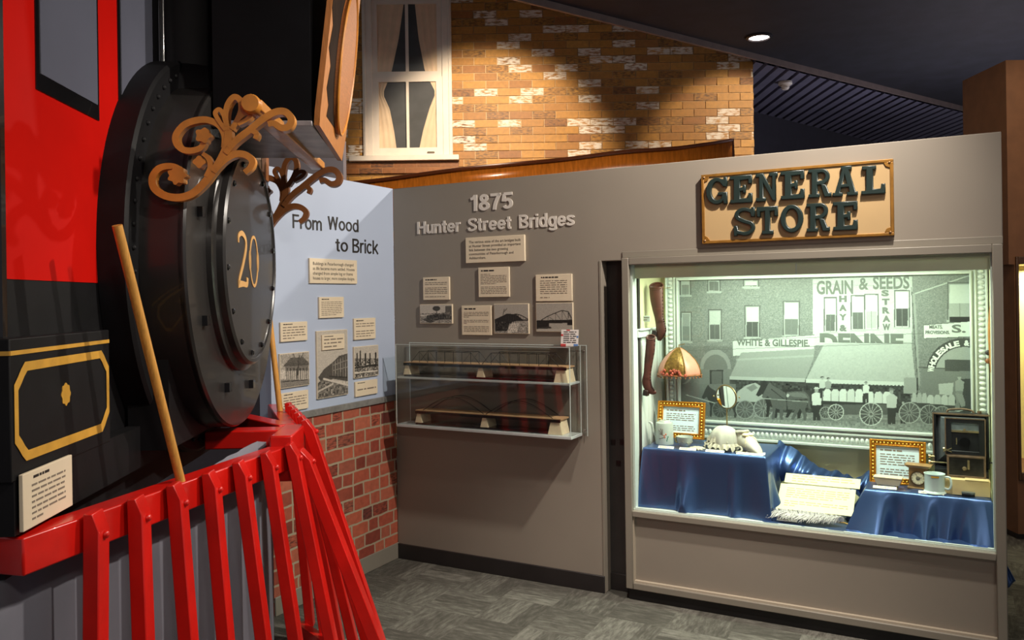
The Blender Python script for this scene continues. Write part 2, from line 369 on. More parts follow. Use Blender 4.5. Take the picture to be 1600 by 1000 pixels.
# a plain grotesque drawn with strokes, for the wall headings
def grotesque(word, s, depth=0.002, track=0.06):
    h = s/2; xh = 0.74
    def el(cx, cy, rx, ry, a0=0, a1=360, n=28): return [(cx+rx*math.cos(math.radians(a0+(a1-a0)*k/n)), cy+ry*math.sin(math.radians(a0+(a1-a0)*k/n))) for k in range(n+1)]
    def arch(x0, x1): return smooth([(x0, .36), (x0+.03, .53), ((x0+x1)/2+.02, xh-h+.005), (x1-.02, .58), (x1, .44)], 6)+[(x1, 0)]
    def Sp(w, H, y0=0): return smooth([(w-.04, y0+H*.74), (w*.80, y0+H-h*1.15), (w*.5, y0+H-h*.9), (h*1.3, y0+H*.86), (h*1.25, y0+H*.66), (w*.5, y0+H*.5), (w-h*1.15, y0+H*.36), (w-h*1.2, y0+H*.16), (w*.5, y0+h*.9), (w*.18, y0+h*1.3), (.03, y0+H*.28)], 6)
    G = {
     'F': ([[(h,0),(h,1)], [(0,1-h),(.56,1-h)], [(h,.53),(.5,.53)]], .60), 'r': ([[(h,0),(h,xh)], smooth([(h,.40),(h+.04,.56),(h+.13,xh-h),(.36,xh-h*.8)],5)], .38),
     'o': ([el(.3,xh/2,.3-h,xh/2+.012-h)], .60), 'm': ([[(h,0),(h,xh)], arch(h,.44), arch(.44,.88-h)], .88), 'n': ([[(h,0),(h,xh)], arch(h,.54-h)], .54),
     'W': ([[(h,1),(.255,.03)], [(.215,.03),(.47,.99)], [(.47,.99),(.725,.03)], [(.685,.03),(.94-h,1)], [(.255-h,h*.7),(.215+h,h*.7)], [(.725-h,h*.7),(.685+h,h*.7)]], .94), 'd': ([el(.29,xh/2,.29-h,xh/2+.012-h), [(.57-h,0),(.57-h,1)]], .57),
     't': ([[(.17,.95),(.17,.2)]+smooth([(.17,.2),(.2,h),(.34,h*.9)],4)[1:], [(0,xh-h),(.34,xh-h)]], .35),
     'B': ([[(h,0),(h,1)], [(h,1-h),(.36,1-h)]+el(.36,.765,.255-h,.235-h,90,-90,12), [(h,.53),(.38,.53)]+el(.38,.27,.28-h,.27-h,90,-90,12), [(h,h),(.4,h)]], .66),
     'i': ([[(h,0),(h,xh)], [(h,.85),(h,1)]], s), 'c': ([el(.29,xh/2,.29-h,xh/2+.012-h,42,318)], .54), 'k': ([[(h,0),(h,1)], [(.5,xh),(h,.26)], [(.22,.42),(.53,0)]], .56),
     '1': ([[(.30,0),(.30,1)], smooth([(.04,.76),(.18,.80),(.29,.97)],4)], .42), '8': ([el(.29,.755,.235-h,.25-h), el(.29,.27,.29-h,.28-h)], .58),
     '7': ([[(0,1-h),(.54,1-h)], smooth([(.50,.96),(.34,.62),(.24,.3),(.2,0)],5)], .55), '5': ([[(.54,1-h),(.10,1-h)], [(.13,1-h),(.07,.46)], el(.28,.32,.28-h,.33-h,140,-150,24)], .57),
     'H': ([[(h,0),(h,1)], [(.66-h,0),(.66-h,1)], [(h,.53),(.66-h,.53)]], .66), 'u': ([[(.54-h,0),(.54-h,xh)], [(h,xh)]+[(.54-x, xh-z) for x, z in arch(h,.54-h)][::-1]], .54),
     'e': ([el(.29,xh/2,.29-h,xh/2+.012-h,0,325), [(h,xh/2),(.58-h*.6,xh/2)]], .57), 'S': ([Sp(.62,1)], .62), 's': ([Sp(.5,xh)], .5),
     'g': ([el(.29,xh/2,.29-h,xh/2+.012-h), [(.57-h,xh),(.57-h,0)]+smooth([(.57-h,0),(.5,-.16),(.3,-.22+h*.2),(.07,-.12)],5)[1:]], .57), ' ': ([], .3)}
    mb = MB(); x = 0
    for ch in word:
        st, adv = G[ch]
        for k, p in enumerate(st): mb.ribbon([(a+x, b) for a, b in p], s, -depth-0.0001*k, 0)
        x += adv+track
    return mb
def word_on(M, word, px, mt, label, s, depth=0.002, group=None, base=None):
    """px = left, cap top, right, baseline"""
    l, t, r, b = px; x0, _ = loc(M, l, (t+b)/2); x1, _ = loc(M, r, (t+b)/2); z1, z0 = loc(M, (l+r)/2, t)[1], loc(M, (l+r)/2, b)[1]
    mb = grotesque(word, s, 1.0); xs = [v[0] for v in mb.v]; a, c = min(xs), max(xs)
    mb.v = [(0+(v[0]-a)/(c-a)*(x1-x0), v[1]*depth, v[2]*(z1-z0)) for v in mb.v]
    return solo('wall_lettering', mb, mt, M @ T(x0, 0, z0), label, 'lettering', group, ang=0)
# ================================================================== SETTING
ZT = 2.285
floor_ = struct('floor', MB().box(-5, 6, -9, 9, -0.05, 0), carpet_mat(), MS)
# partition wall: gray run, header over the recess, right end
w = MB()
w.prism([(0, 0), (1.379, 0), (1.379, 1.79), (3.235, 1.79), (3.235, ZT), (0, ZT)], 0, 0.10)
struct('wall_back', w, GREY, MS, bevel=0.004)
w = MB().box(1.379, 1.56, 0.075, 0.10, 0, 1.79)
struct('wall_recess', w, DARKP, MS)
# corner bead on the wall end by the recess
struct('trim_1', MB().box(1.366, 1.3805, -0.004, 0.0, 0, 1.792), GREYD, MS, bevel=0.002)
struct('trim_2', MB().box(1.50, 3.235, -0.006, 0.0, 1.80, 1.835), GREYD, MS, bevel=0.003)
struct('baseboard_back', MB().box(0.0, 1.376, -0.012, 0.0, 0, 0.092).box(1.381, 1.50, 0.063, 0.075, 0, 0.092), mat('black_baseboard', (38, 34, 34), 0.4, var=0.1), MS, bevel=0.003)
# blue wall with papered brick dado
PW = 1.045                                            # panel width
lo = MB().box(-PW, 0, 0, 0.08, 0, 1.0)
redb = brick_mat('brick_wallpaper', 0.245, 0.0765, 0.011, [(118, 54, 44), (164, 80, 60), (180, 92, 68), (144, 66, 52), (190, 106, 80), (108, 54, 48)], (166, 150, 126), split=0.62, dark=0.16, distort=0.012, bump=0.12, darkcol=(58, 34, 32))
struct('wall_left', lo, redb, MB_)
struct('wall_left_panel', MB().box(-PW, 0, 0, 0.08, 1.0, ZT), BLUE, MB_)
struct('trim_3', MB().box(-PW, 0, -0.012, 0.0, 0.975, 1.012), mat('dado_rail_grey', (126, 124, 120), 0.5, var=0.15, scale=30), MB_, bevel=0.003)
struct('baseboard_left', MB().box(-PW, 0, -0.010, 0.0, 0, 0.096), GREYD, MB_, bevel=0.003)
# grey partition behind the locomotive
struct('wall_grey_partition', MB().box(-2.6, -1.063, 5.2, 5.28, 0, 2.63), mat('grey_partition_paint', (128, 120, 124), 0.6, var=0.04, scale=2), I4, bevel=0.004)
# brick facade
bx0, bz0 = loc(MW, 540, 250); bx1, _ = loc(MW, 1178, 200)
fac = brick_mat('orange_brick', 0.2045, 0.0691, 0.0062, [(176, 124, 48), (188, 136, 56), (160, 108, 42), (194, 142, 62), (148, 96, 42), (180, 128, 52)], (200, 170, 126), white=0.19, dark=0.3, bump=0.25, darkcol=(60, 40, 24))
BW_, BH_, GAP = 0.2045, 0.0691, 0.0062
wx0, wx1, wz0_ = loc(MW, 567, 100)[0]+0.03, loc(MW, 706, 100)[0]-0.03, loc(MW, 640, 245)[1]-0.02
wb = MB().box(bx0, bx1, 0.009, 0.3, 0, 4.9); rb_ = random.Random(2)
for row in range(int(2.0/BH_), int(4.85/BH_)):                 # every brick stands proud of its joint
    sh = ((row+100) % 2)*0.5
    for col in range(int(bx0/BW_)-2, int(bx1/BW_)+2):
        xa, xb = (col-sh)*BW_+GAP/2, (col+1-sh)*BW_-GAP/2; xa, xb = max(xa, bx0), min(xb, bx1)
        za, zb = row*BH_+GAP/2, (row+1)*BH_-GAP/2; yv = -0.004*rb_.random()
        for qa, qb in ([(xa, min(xb, wx0)), (max(xa, wx1), xb)] if zb > wz0_ else [(xa, xb)]):
            if qb-qa > 0.02: wb.box(qa, qb, yv, 0.01, za, zb)
struct('wall_brick', wb, fac, MW, ang=0)
# rowlock apron under the window sill
struct('trim_4', MB().box(bx0+0.012, loc(MW, 717, 260)[0], -0.03, 0.0, loc(MW, 640, 271)[1], loc(MW, 640, 254)[1]), brick_mat('apron_brick', 0.205, 0.069, 0.006, [(120, 72, 30), (136, 84, 38), (150, 92, 40)], (150, 104, 64), dark=0.3), MW)
# ceilings
H1 = 3.7
def edge(px, py): return on_z(px, py, H1)
Ea, Eb = edge(1178, 83), edge(1540, 175); ed = (Eb - Ea); ed.z = 0; ed.normalize(); en = Vector((-ed.y, ed.x, 0))
MEg = Matrix(((ed.x, en.x, 0, Ea.x), (ed.y, en.y, 0, Ea.y), (0, 0, 1, H1), (0, 0, 0, 1)))   # x along the edge, y beyond it
NAVY = mat('midnight_ceiling', (26, 25, 35), 0.8, var=0.25, scale=5, bump=0.2, bscale=90)
struct('ceiling', MB().box(-8, 9, -16, 0, 0, 0.1), NAVY, MEg)
struct('trim_5', MB().box(-8, 9, -0.004, 0.02, -0.05, 0.0), mat('bulkhead_edge', (112, 98, 94), 0.6, var=0.1), MEg)
sl = MB()
sx = 2.17
while sx < 11:
    sl.box(sx, sx+0.085, 3.5, 16, H1-0.065, H1-0.03); sx += 0.129
sl.box(2.17, 11, 3.5, 16, H1+0.04, H1+0.07)
# clip slats to the far side of the edge
bm = bmesh.new(); me = sl.mesh('ceiling', 0); bm.from_mesh(me)
bmesh.ops.bisect_plane(bm, geom=bm.verts[:]+bm.edges[:]+bm.faces[:], plane_co=Ea+en*0.02, plane_no=en, clear_inner=True)
bm.to_mesh(me); bm.free()
o = link('ceiling', me, mat('slat_ceiling', (104, 102, 122), 0.55, var=0.12, scale=3)); o['kind'] = 'structure'
struct('ceiling', MB().box(-5, 2.2, 3, 13, 4.9, 5.0), NAVY)
# far dark wall beyond the slats
fa, fb = on_z(1180, 180, 3.6), on_z(1350, 222, 3.6); fd = (fb-fa); fd.z = 0; fd.normalize(); fn = Vector((-fd.y, fd.x, 0))
MF = Matrix(((fd.x, fn.x, 0, fa.x), (fd.y, fn.y, 0, fa.y), (0, 0, 1, 0), (0, 0, 0, 1)))
struct('wall_far', MB().box(-0.6, 9, 0.0, 0.1, 0, 5), mat('far_navy_wall', (46, 44, 56), 0.7, var=0.1), MF)
struct('wall_dark', MB().box(-7, bx0-0.3, 8.0, 8.1, 0, 5), NAVY)

# sash window in the facade
def wl(px, py, y=0.0): return loc(MW, px, py, y)
x0, _ = wl(567, 100); x1, _ = wl(706, 100); zs = wl(640, 245)[1]; zt = 4.42
wf = thing('window_1', None, None, T(0, 7.2, 0)); wf['kind'] = 'structure'
tw = 0.085
m = MB().box(x0, x0+tw, -0.035, 0, zs, zt).box(x1-tw, x1, -0.035, 0, zs, zt).box(x0, x1, -0.035, 0, zt-tw, zt)
m.box(x0+0.012, x0+0.03, -0.045, -0.035, zs, zt).box(x1-0.03, x1-0.012, -0.045, -0.035, zs, zt)
def child(name, mb, mt, bevel=0.0, ang=35):
    o = link(name, mb.mesh(name, ang), mt, None, wf, bevel); return o
child('window_frame', m, WHITEW, 0.004)
child('window_sill', MB().box(wl(548, 250)[0], wl(718, 250)[0], -0.09, 0, zs-0.045, zs), WHITEW, 0.005)
ix0, ix1 = x0+tw, x1-tw; zm = wl(640, 121)[1]; st = 0.055
up = MB().box(ix0, ix0+0.045, -0.012, 0.0, zm, zt-tw).box(ix1-0.045, ix1, -0.012, 0, zm, zt-tw).box(ix0, ix1, -0.012, 0, zm-0.01, zm+0.05).box((ix0+ix1)/2-0.014, (ix0+ix1)/2+0.014, -0.010, 0, zm, zt-tw)
up.box(ix0, ix1, -0.012, 0, wl(640, 7)[1], wl(640, -4)[1])
child('upper_sash', up, WHITEW, 0)
lo = MB().box(ix0, ix0+st, -0.028, -0.012, zs, zm).box(ix1-st, ix1, -0.028, -0.012, zs, zm).box(ix0, ix1, -0.028, -0.012, zm-0.045, zm).box(ix0, ix1, -0.028, -0.012, zs, zs+0.075).box((ix0+ix1)/2-0.012, (ix0+ix1)/2+0.012, -0.026, -0.012, zs, zm)
child('lower_sash', lo, WHITEW, 0)
hp = wl(674, 239); child('sash_lift', MB().tube([(hp[0]-0.03, -0.03, hp[1]), (hp[0]-0.03, -0.045, hp[1]), (hp[0]+0.03, -0.045, hp[1]), (hp[0]+0.03, -0.03, hp[1])], 0.004, 6), mat('dark_brass', (70, 52, 30), 0.4, 0.8), 0)
child('window_pane', MB().box(ix0, ix1, -0.006, -0.003, zm, zt-tw).box(ix0+0.02, ix1-0.02, -0.021, -0.018, zs+0.02, zm), PANEGL)
struct('trim_6', MB().box(x0+0.02, x1-0.02, -0.0005, 0.0, zs, zt), mat('dark_behind_window', (76, 74, 78), 0.7, var=0.1), MW)
# brick wall must show the curtains in front of it: curtains hang just behind the panes
CURT = mat('cream_muslin', (232, 200, 172), 0.85, var=0.05, scale=10, bump=0.15, bscale=120)
def curtain(edge_px, out_px, label, sgn):
    ys = [4, 60, 112, 142, 150, 170, 205, 234]
    ei = [wl(x, y)[0] for x, y in zip(edge_px, ys)]; oo = [wl(x, y)[0] for x, y in zip(out_px, ys)]; zz = [wl(640, y)[1] for y in ys]
    def itp(a, t): 
        f = t*(len(a)-1); i = min(int(f), len(a)-2); return a[i]+(a[i+1]-a[i])*(f-i)
    def fn(u, v):
        a, b = itp(oo, v), itp(ei, v); wd = abs(a-b)
        return (a+(b-a)*u, -0.0025-0.0015*math.sin(u*22+2.5*math.sin(v*5)+sgn), itp(zz, v))
    solo('curtain', MB().grid(fn, 48, 40), CURT, MW, label, 'curtain', 'muslin curtains in the sash window', ang=80)
curtain([631, 623, 612, 600, 600, 609, 616, 620], [583, 583, 583, 587, 587, 588, 588, 588], 'left cream muslin curtain tied back in the white sash window', 0)
curtain([648, 654, 664, 679, 679, 671, 661, 655], [688, 688, 688, 689, 689, 689, 689, 689], 'right cream muslin curtain tied back in the white sash window', 1.5)

# downlight and smoke detector
dl = on_z(1186, 57, H1)
t = thing('downlight', 'round lit recessed downlight in the dark ceiling above the brick corner', 'ceiling light', T(dl.x, dl.y, H1))
part('trim_ring', MB().lathe([(0.078, 0), (0.104, 0), (0.104, -0.012), (0.084, -0.018), (0.078, 0)], n=40), mat('black_trim', (30, 26, 30), 0.5), t)
part('bulb', MB().lathe([(0.0, -0.008), (0.077, -0.008), (0.077, -0.002), (0, -0.002)], n=40), emit('downlight_glow', (255, 240, 232), 12), t)
spot('downlight_lamp', (dl.x, dl.y, H1-0.03), (dl.x, dl.y, 0), 45, 90, 0.7, NEUT, 0.08)
sd = on_z(1227, 128, H1-0.066)
t = thing('smoke_detector', 'small white smoke detector under the slatted dark ceiling', 'smoke detector', T(sd.x, sd.y, H1-0.066))
DET = mat('detector_white', (222, 214, 204), 0.5, var=0)
part('base', MB().lathe([(0, 0), (0.062, 0), (0.066, -0.02), (0.055, -0.034), (0, -0.034)], n=28), DET, t)
part('sensor_head', MB().lathe([(0, -0.034), (0.036, -0.034), (0.038, -0.06), (0.026, -0.075), (0, -0.078)], n=28), DET, t)

# canoe lying behind the partition, its sheer rising to a stem at the right
def canoe():
    M = Matrix.Translation((0, 6.3, 0))
    pts = [(560, 297), (617, 291), (720, 277), (800, 269), (880, 261), (960, 250), (1040, 243), (1070, 238), (1100, 232), (1125, 226), (1144, 220)]
    L = [loc(M, a, b) for a, b in pts]; L = smooth(L, 4); n = len(L)
    xs = [p[0] for p in L]; xa, xb = xs[0], xs[-1]
    def half(u): return 0.36*math.sin(math.pi*min(1, max(0, (1-u)*0.62+0.0)))**0.8 if u < 1 else 0.0
    def fn(u, v):
        i = u*(n-1); k = min(int(i), n-2); f = i-k
        x = L[k][0]+(L[k+1][0]-L[k][0])*f; z = L[k][1]+(L[k+1][1]-L[k][1])*f
        a = math.pi*v; h = half(u); d = 0.34
        y = -h*math.cos(a)*(abs(math.sin(a))*0.15+0.92); zz = z-d*(math.sin(a)**0.6)*(1.0 if h > 0 else 1)
        return (x, y, zz)
    t = thing('canoe', 'varnished cedar canoe lying behind the grey partition wall, below the brick', 'canoe', M)
    hullm = mat('varnished_cedar', (206, 116, 36), 0.22, var=0.14, scale=5, streak=(12, 12, 2), coat=0.6)
    part('hull', MB().grid(fn, 60, 16), hullm, t, ang=60, solid=0.008)
    dk = mat('dark_gunwale', (104, 50, 22), 0.3, var=0.1)
    for sgn in (-1, 1):
        part('gunwale', MB().tube([(x, sgn*half(i/(n-1)), z+0.006) for i, (x, z) in enumerate(L)], 0.013, 8), dk, t)
    xe, ze = L[-1]
    part('stem', MB().bar((xe, 0, ze+0.015), (xe+0.01, 0, ze-0.36), 0.022, 0.022, (0, 1, 0)), dk, t)
    for i, wd in ((0.25, 'left'), (0.7, 'right')):
        k = int(i*(n-1)); st = MB().box(L[k][0]-0.04, L[k][0]+0.04, -0.4, 0.4, 0, L[k][1]-0.345)
        solo('canoe_stand', st, mat('raw_timber', (120, 96, 70), 0.7), M, wd+' timber trestle carrying the canoe behind the partition', 'stand')
canoe()

# brown lit cabinet at the right edge, plus a colourful display beyond the gap
cx0, cz1 = loc(T(0, 5.2, 0), 1571.5, 94)
t = thing('display_cabinet', 'tall brown display cabinet with a lit yellow interior at the right edge', 'cabinet', T(cx0, 5.2, 0))
BRN = mat('brown_cabinet_wood', (112, 76, 50), 0.5, var=0.08, scale=10)
wx, wz1 = loc(T(0, 5.2, 0), 1590, 413); wz0 = loc(T(0, 5.2, 0), 1590, 738)[1]; wx -= cx0
part('body', MB().box(0, wx, 0, 0.5, wz1, cz1).box(0.036, wx, 0, 0.5, 0.04, wz1).box(1.0, 1.05, 0, 0.5, 0.04, cz1).box(wx, 1.0, 0, 0.5, wz1, cz1).box(wx, 1.0, 0, 0.5, 0.04, wz0).box(0.036, 1.05, 0.5, 0.52, 0.04, cz1), BRN, t)
part('window_frame', MB().box(0.04, wx, -0.015, 0, wz0-0.05, wz1+0.05).box(1.0, 1.03, -0.015, 0, wz0-0.05, wz1+0.05).box(wx, 1.0, -0.015, 0, wz1, wz1+0.05).box(wx, 1.0, -0.015, 0, wz0-0.05, wz0), mat('dark_brown_frame', (78, 52, 34), 0.45, var=0.08), t, bevel=0.004)
part('lining', MB().box(wx, 1.0, 0.44, 0.5, wz0, wz1).box(wx, wx+0.002, 0.0, 0.44, wz0, wz1), mat('cream_lining', (236, 222, 150), 0.7, var=0.02), t)
part('plinth', MB().box(0.05, 1.0, 0.04, 0.5, 0, 0.04), DARKP, t)
part('pane', MB().box(wx, 1.0, 0.01, 0.014, wz0, wz1), PANEGL, t)
l = bpy.data.lights.new('cabinet_lamp', 'AREA'); l.energy = 14; l.size = 0.3; l.color = (1, 0.9, 0.6)
o = bpy.data.objects.new('cabinet_lamp', l); COL.objects.link(o); o.location = (cx0+0.5, 5.45, wz1-0.03)
q0 = loc(T(0, 7.5, 0), 1568, 410); q1 = loc(T(0, 7.5, 0), 1592, 705)
def quilt(): 
    tt = NT('patterned_textile'); f = tt.noise(7, 4)
    tt.p(Base_Color=tt.ramp(f, [(0.3, lin((74, 44, 84))), (0.45, lin((160, 110, 150))), (0.55, lin((206, 160, 110))), (0.65, lin((110, 60, 40))), (0.75, lin((224, 196, 160)))]), Roughness=0.8); return tt.m
tq = solo('textile_panel', MB().box(q0[0]-0.15, q1[0]+0.3, -0.03, 0, 0.0, 2.0), quilt(), T(0, 7.5, 0), 'purple and tan patterned panel glimpsed between the display case and the brown cabinet', 'display panel')
spot('far_display_spot', (q0[0]-0.3, 6.3, 3.4), (q0[0]+0.1, 7.5, 1.4), 60, 50, 0.5, WARM)
# ================================================================== LOCOMOTIVE
LOCO = thing('locomotive', 'black and red steam locomotive front numbered 20 with a red cowcatcher', 'locomotive', ML)
def ll(px, py, y=0.0): return loc(ML, px, py, y)
ZC, RD, RF = 1.77, 0.655, 0.745
CY = 0.22                                      # cab front plane
bolt_r = 0.011
# cab front
xl = -1.267; xr = -0.243
zr = ll(60, 438, CY)[1]
cab = part('cab_front', MB().box(xl, xr, CY, CY+0.05, zr, 3.3), RED, LOCO, 'red cab front with two slate panes')
part('cab_apron', MB().box(xl, 0.5, CY+0.002, CY+0.05, 0.95, zr), BLACKM, LOCO, 'worn black lower cab front')
part('cab_edge', MB().box(xl-0.02, xl, CY-0.012, CY+0.06, 1.0, 3.3), BLACKG, LOCO)
def pane(xa, xb, zb):
    f = part('pane_border', MB().box(xa, xb, CY-0.003, CY, zb, 2.98), BLACKG, LOCO)
    part('window_pane', MB().box(xa+0.022, xb-0.014, CY-0.005, CY-0.003, zb+0.045, 2.95), PANE, f)
pane(ll(54, 60, CY)[0], ll(152, 60, CY)[0], ll(150, 187, CY)[1])
pane(ll(183, 60, CY)[0], xr-0.004, ll(150, 187, CY)[1])
part('handrail', MB().tube([(xr+0.012, CY-0.03, 2.2), (xr+0.012, CY-0.03, 3.3)], 0.013, 12).ball((xr+0.012, CY-0.03, 2.79), 0.022), BLACKG, LOCO)
# boiler: flange, shell, smokebox ring, door
fl = part('boiler_flange', MB().lathe([(RD-0.02, 0.13), (RF-0.01, 0.13), (RF, 0.14), (RF, CY), (RD-0.02, CY)], (0, 0, ZC), 'y', 96), BLACKM, LOCO)
rv = MB()
for k in range(60):
    a = 2*math.pi*k/60; rv.ball((0.70*math.cos(a), 0.128, ZC+0.70*math.sin(a)), 0.008, n=8, m=5)
part('rivet', rv, BLACKM, fl); fl.children[0]['kind'] = 'stuff'
part('boiler', MB().lathe([(RD, 0.0), (RD, 0.135)], (0, 0, ZC), 'y', 128), SMOKE, LOCO, ang=30)
part('smokebox_ring', MB().lathe([(0.40, 0.05), (0.40, 0.0), (0.41, -0.012), (RD-0.006, -0.012), (RD, -0.004), (RD, 0.012)], (0, 0, ZC), 'y', 128), SMOKE, LOCO)
DR = 0.405
door = part('smokebox_door', MB().lathe([(DR+0.035, -0.012), (DR+0.035, -0.03), (DR+0.012, -0.04), (DR+0.012, -0.062), (DR+0.003, -0.070), (DR-0.010, -0.070), (DR-0.014, -0.064), (0, -0.066)], (0, 0, ZC), 'y', 128), SMOKE, LOCO)
for k in range(14):
    a = 2*math.pi*(k+0.3)/14
    part('bolt', MB().lathe([(0.012, 0), (0.012, -0.008), (0.006, -0.012), (0, -0.012)], (0.372*math.cos(a), -0.062, ZC+0.372*math.sin(a)), 'y', 6), BLACKG, door)
for k in range(9):
    a = 2*math.pi*(k+0.15)/9
    part('ring_bolt', MB().box(-0.017, 0.017, -0.03, -0.012, -0.017, 0.017).xf(T(0.53*math.cos(a), 0, ZC+0.53*math.sin(a))), BLACKG, LOCO)
# the number 20, thin antique figures
def fig(dx, strokes): 
    mb = MB()
    for pts, ws in strokes:
        p = smooth(pts, 8); n = len(p); wf = [ws[0]+(ws[1]-ws[0])*abs(math.sin(math.pi*i/(n-1))) for i in range(n)]
        mb.ribbon([(dx+x, z) for x, z in p], wf, -0.0675, -0.065)
    return mb
nz0 = ll(388, 447, -0.066)[1]; nz1 = ll(388, 367, -0.066)[1]; h = nz1-nz0
na, nb = ll(372, 410, -0.066)[0], ll(403, 410, -0.066)[0]; wdt = (nb-na)
X = lambda u: na+u*wdt
two = [([(X(0.03), nz0+h*.80), (X(0.05), nz0+h*.93), (X(0.2), nz0+h*.99), (X(0.36), nz0+h*.90), (X(0.38), nz0+h*.72), (X(0.24), nz0+h*.42), (X(0.06), nz0+h*.13), (X(0.02), nz0+h*.02)], (0.012, 0.022)),
       ([(X(0.0), nz0+h*.03), (X(0.2), nz0+h*.035), (X(0.4), nz0+h*.03), (X(0.43), nz0+h*.16)], (0.03, 0.02))]
zer = [([(X(0.78)+0.20*wdt*math.sin(2*math.pi*k/16), nz0+h*.5+h*.49*math.cos(2*math.pi*k/16)) for k in range(17)], (0.012, 0.012)),
       ([(X(0.58), nz0+h*.3), (X(0.575), nz0+h*.5), (X(0.58), nz0+h*.7)], (0.012, 0.03)), ([(X(0.98), nz0+h*.3), (X(0.985), nz0+h*.5), (X(0.98), nz0+h*.7)], (0.012, 0.03))]
NUM = mat('number_ochre', (206, 158, 96), 0.5, var=0.05)
part('number_figure', fig(0, two), NUM, door, 'painted figure 2'); part('number_figure', fig(0, zer), NUM, door, 'painted figure 0')
# smokestack
part('smokestack', MB().lathe([(0.0, 2.3), (0.27, 2.3), (0.25, 2.42), (0.205, 2.48), (0.2, 2.74), (0.2, 3.3), (0, 3.3)], (0, 0.17, 0), 'z', 48), BLACKM, LOCO)
part('stack_collar', MB().lathe([(0.2, 2.745), (0.235, 2.735), (0.245, 2.76), (0.225, 3.3), (0.2, 3.3)], (0, 0.17, 0), 'z', 48), SMOKE, LOCO)
# saddle and frames below the boiler
part('saddle', MB().box(-0.55, 0.45, 0.08, 0.21, 1.12, 1.42), BLACKM, LOCO)
part('frame_board', MB().box(-1.32, -0.3, 0.172, 0.215, 1.066, 1.20), BLACKM, LOCO)
# steam chest with gold lines
gy = 0.17
zb0, zb1 = 1.192, ll(22, 529, gy)[1]
sc = part('steam_chest', MB().box(ll(15, 560, gy)[0], ll(171, 560, gy)[0], gy, gy+0.06, zb0, zb1), BLACKM, LOCO, bevel=0.003)
sx0, sx1 = ll(15, 560, gy)[0], ll(171, 560, gy)[0]
def cg(px, py): return ll(px, py, gy-0.001)
za, zb = cg(15, 549)[1], cg(15, 556)[1]
part('gold_stripe', MB().box(sx0, sx1-0.004, gy-0.002, gy, zb, za).box(sx0-0.0015, sx0, gy, gy+0.05, zb, za), GOLDP, sc)
def chamfer(x0, x1, z0, z1, c): return [(x0, z0+c), (x0+c*0.35, z0+c*0.65), (x0+c*0.65, z0+c*0.3), (x0+c, z0), (x1-c, z0), (x1-c*0.65, z0+c*0.3), (x1-c*0.35, z0+c*0.65), (x1, z0+c), (x1, z1-c), (x1-c*0.35, z1-c*0.65), (x1-c*0.65, z1-c*0.3), (x1-c, z1), (x0+c, z1), (x0+c*0.65, z1-c*0.3), (x0+c*0.35, z1-c*0.65), (x0, z1-c)]
fx0, fx1 = cg(22, 640)[0], cg(170, 600)[0]; fz1 = cg(34, 566)[1]; fz0 = cg(36, 722)[1]
P1 = chamfer(fx0, fx1, fz0, fz1, 0.05); P2 = chamfer(fx0+0.018, fx1-0.018, fz0+0.024, fz1-0.022, 0.042)
fm = MB(); n = len(P1); y0, y1 = gy-0.002, gy
fm.add([(x, y0, z) for x, z in P1]+[(x, y0, z) for x, z in P2], [(i, (i+1) % n, n+(i+1) % n, n+i) for i in range(n)])
part('gold_frame', fm, GOLDP, sc, ang=0)
rx, rz = cg(103, 616)
def rosette(r): return [(rx+r*(1+0.08*math.cos(8*a))*0.85*math.cos(a), rz+r*(1+0.08*math.cos(8*a))*1.0*math.sin(a)) for a in [2*math.pi*k/64 for k in range(64)]]
part('gold_rosette', MB().prism(rosette(0.028), gy-0.002, gy), GOLDP, sc)
# headlight
yh = lambda px, py, y: ll(px, py, y)
HB = -0.37                                     # front of the headlight box
ux0, uz = ll(492, 194, HB); ux1 = 0.30
HL = part('headlight', MB().box(ux0, ux1, HB+0.012, -0.02, uz+0.012, 3.35), mat('headlight_black', (7, 7, 10), 0.75, var=0.2, spec=0.12), LOCO)
part('headlight_shelf', MB().box(ux0-0.004, ux1+0.004, HB+0.01, 0.05, uz-0.006, uz+0.012), mat('galvanised_tin', (142, 136, 138), 0.42, metal=0.35, var=0.25, scale=9), LOCO, bevel=0.002)
ORN = mat('headlight_face_wood', (170, 108, 50), 0.5, var=0.14, scale=6, streak=(30, 30, 3))
W_ = ux1-ux0
Tilt = T(0, HB, uz) @ RX(7.0)
hp = MB(); xa, xb = ux0-0.0, ux1
hp.prism([(xa+0.015, 0.0), (xb-0.01, -0.02), (xb+0.03, 0.1), (xb+0.04, 0.35), (xb+0.0, 0.8), (xb-0.02, 1.15), (xa, 1.15), (xa, 0.05)], -0.014, 0.006).xf(Tilt)
hf = part('headlight_face', hp, ORN, HL, 'varnished wood face with painted black flames')
ocx, ocz = xa+W_*0.62, 0.335
ov = MB(); N = 48
ring = [(ocx+W_*0.29*math.cos(a), ocz+0.285*math.sin(a)*(1.0)) for a in [2*math.pi*k/N for k in range(N)]]
ov.prism(ring, -0.03, -0.014).xf(Tilt); part('oval_lens_board', ov, mat('oval_veneer', (158, 98, 50), 0.45, var=0.16, scale=9, streak=(4, 4, 30)), HL)
rim = MB().tube([(x, -0.031, z) for x, z in ring+ring[:1]], 0.006, 6, caps=False).xf(Tilt); part('oval_rim', rim, GOLDW, HL)
fl_ = MB(); random.seed(3)
edge_ = [(0, 0.06+k*0.045) for k in range(19)]
left_ = [(xa+max(0.004, 0.13*(1-k/9)+0.035*math.sin(k*2.1)), 0.06+k*0.045) for k in range(19)]
inner = [(ocx-W_*0.29*math.sqrt(max(0, 1-((z-ocz)/0.285)**2))-0.008, z) for _, z in edge_]
